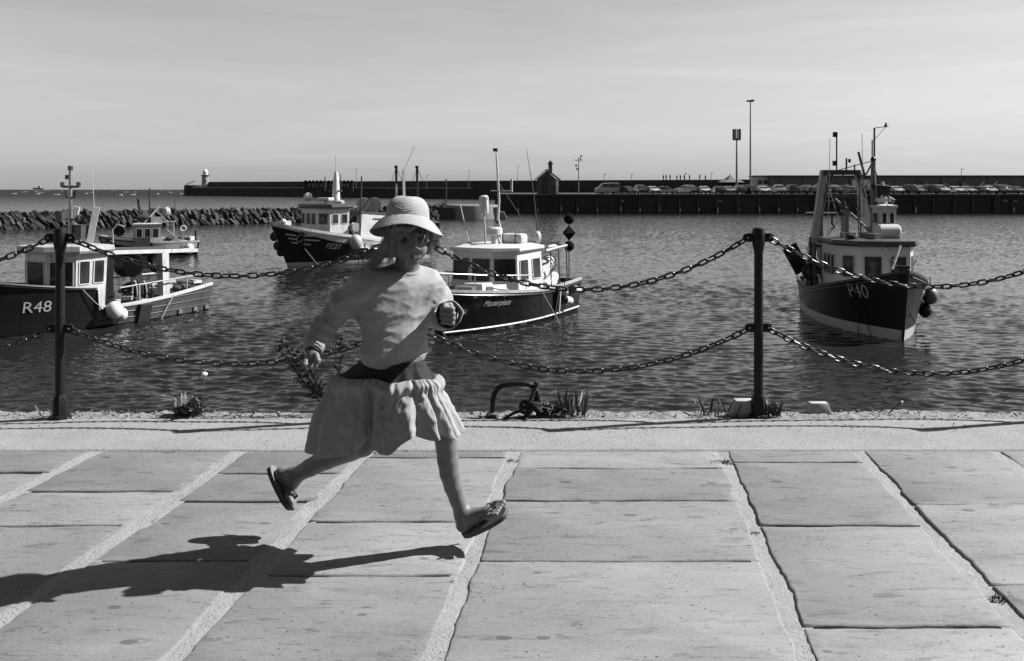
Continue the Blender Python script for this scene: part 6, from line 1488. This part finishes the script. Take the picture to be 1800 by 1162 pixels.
# ---- hair
hr = MB(); r = random.Random(17)
def strand(pts, r0=.0010, jit=.004):
    P = [Vector(A(*p)) + Vector((r.uniform(-jit, jit), r.uniform(-jit, jit), r.uniform(-jit, jit))) for p in pts]; out = []
    for i in range(len(P) - 1):
        a = P[max(0, i - 1)]; b_ = P[i]; c = P[i + 1]; d_ = P[min(len(P) - 1, i + 2)]
        for t in (0, .33, .66): out.append(.5 * (2 * b_ + (c - a) * t + (2 * a - 5 * b_ + 4 * c - d_) * t * t + (3 * b_ - a - 3 * c + d_) * t ** 3))
    out.append(P[-1]); n = len(out); hr.tube(out, [r0 * (1 - .8 * (k / (n - 1)) ** 2) for k in range(n)], 4)
def G(m, s): return r.gauss(m, s)
for i in range(430):       # left side, blown back to the left
    w_ = r.random(); dd = r.uniform(3.05, 3.19)
    strand([(692 - 6 * w_ + G(0, 2), 392 + G(0, 4), dd), (684 - 5 * w_ + G(0, 2.5), 418 + G(0, 4), dd - .005), (676 - 8 * w_ + G(0, 3), 441 + G(0, 4), dd + .01), (664 - 12 * w_ + G(0, 5), 462 + G(0, 6), dd + .02), (650 - 16 * w_ + G(0, 10), 472 + G(0, 12), dd + .03)][:r.choice((3, 4, 4, 5))])
for i in range(120):        # locks framing the cheek
    dd = r.uniform(3.035, 3.07); strand([(697 + G(0, 2), 394, dd), (691 + G(0, 2), 415, dd), (689 + G(0, 2.5), 436, dd + .015), (684 + G(0, 4), 458 + G(0, 5), dd + .03)])
for i in range(90): dd = r.uniform(3.075, 3.17); strand([(752 + G(0, 1.5), 396, dd), (758 + G(0, 1.5), 414, dd), (758 + G(0, 1.5), 432, dd), (755 + G(0, 3), 449 + G(0, 4), dd + .01)])
for i in range(80):        # fringe across the forehead
    x0 = r.uniform(708, 738); strand([(x0, 393 + G(0, 1), 3.062), (x0 - 7, 400 + G(0, 1.5), 3.034), (x0 - 22 + G(0, 2), 408 + G(0, 3), 3.032 + .0004 * max(0, 712 - (x0 - 22))), (694 + G(0, 3), 424 + G(0, 5), 3.052)], .0013, .002)
for k in range(4): strand([(745 + k * .4, 398, 3.062), (747 + k * .3, 414, 3.018), (740 + G(0, .6), 430, 3.004), (730 + G(0, .6), 441, 2.998), (719 + G(0, .6), 452, 3.0), (714.5 + G(0, .5), 462, 3.008), (714, 470, 3.02)][:7 if k < 3 else 5], .0011, .0008)
cm('hair', hr, HAIR, smooth=True, ang=80, fix=False)
cm('hair_cap', MB().ball(A(715, 412, 3.150), .074, 24, 1, 1.0, 1.05), HAIR, smooth=True, ang=80)

# ---- flip-flops
def sandal(heel, toe, width, nrm, thick, L_, label):
    heel, toe = Vector(heel), Vector(toe); fx = (toe - heel).normalized(); n_ = Vector(nrm); n_ = (n_ - fx * n_.dot(fx)).normalized(); wy = n_.cross(fx); ln = (toe - heel).length
    root = child
    out = []
    for i in range(40):
        a = 2 * math.pi * i / 40; x = math.cos(a); y = math.sin(a); hw = width * (.36 + .14 * (x * .5 + .5) ** .8) * (1 if True else 0); out.append((ln * (.5 + .5 * math.copysign(abs(x) ** .8, x)), hw * math.copysign(abs(y) ** .75, y)))
    M = Matrix((fx, wy, n_)).transposed().to_4x4(); M.translation = heel
    bend = lambda x: .006 * (x / ln) ** 3
    s_ = cm('flip_flop', MB().prism(out, -thick, -.003, M), SOLE, smooth=True, ang=40)
    cm('footbed', MB().prism([(x, y * .97) for x, y in out], -.003, .0, M), SOLETOP, s_, smooth=True, ang=40)
    return s_, M, ln
s1, M1, l1 = sandal(A(811, 937, 3.155), A(889, 896, 3.115), .088, (-.42, -.22, .88), .017, .2, '')
s2, M2, l2 = sandal(A(477.5, 818, 3.285), A(517, 893, 3.255), .088, (.86, -.1, .5), .017, .2, '')
def strap(s_, pts): cm('strap', MB().tube(pts, .0048, 6, flat=.6), STRAP, s_, smooth=True, ang=80)
strap(s1, [A(838, 924, 3.09), A(846, 911, 3.085), A(856, 897, 3.09), A(866, 889, 3.10), A(872, 893, 3.115)])
strap(s1, [A(852, 912, 3.20), A(852, 894, 3.19), A(857, 886, 3.16), A(866, 888, 3.12), A(872, 893, 3.115)])
strap(s2, [A(494, 848, 3.22), A(506, 858, 3.22), A(517, 864, 3.235), A(523, 871, 3.25), A(515, 878, 3.26)])
strap(s2, [A(494, 848, 3.32), A(506, 856, 3.31), A(517, 862, 3.29), A(523, 871, 3.26), A(515, 878, 3.26)])
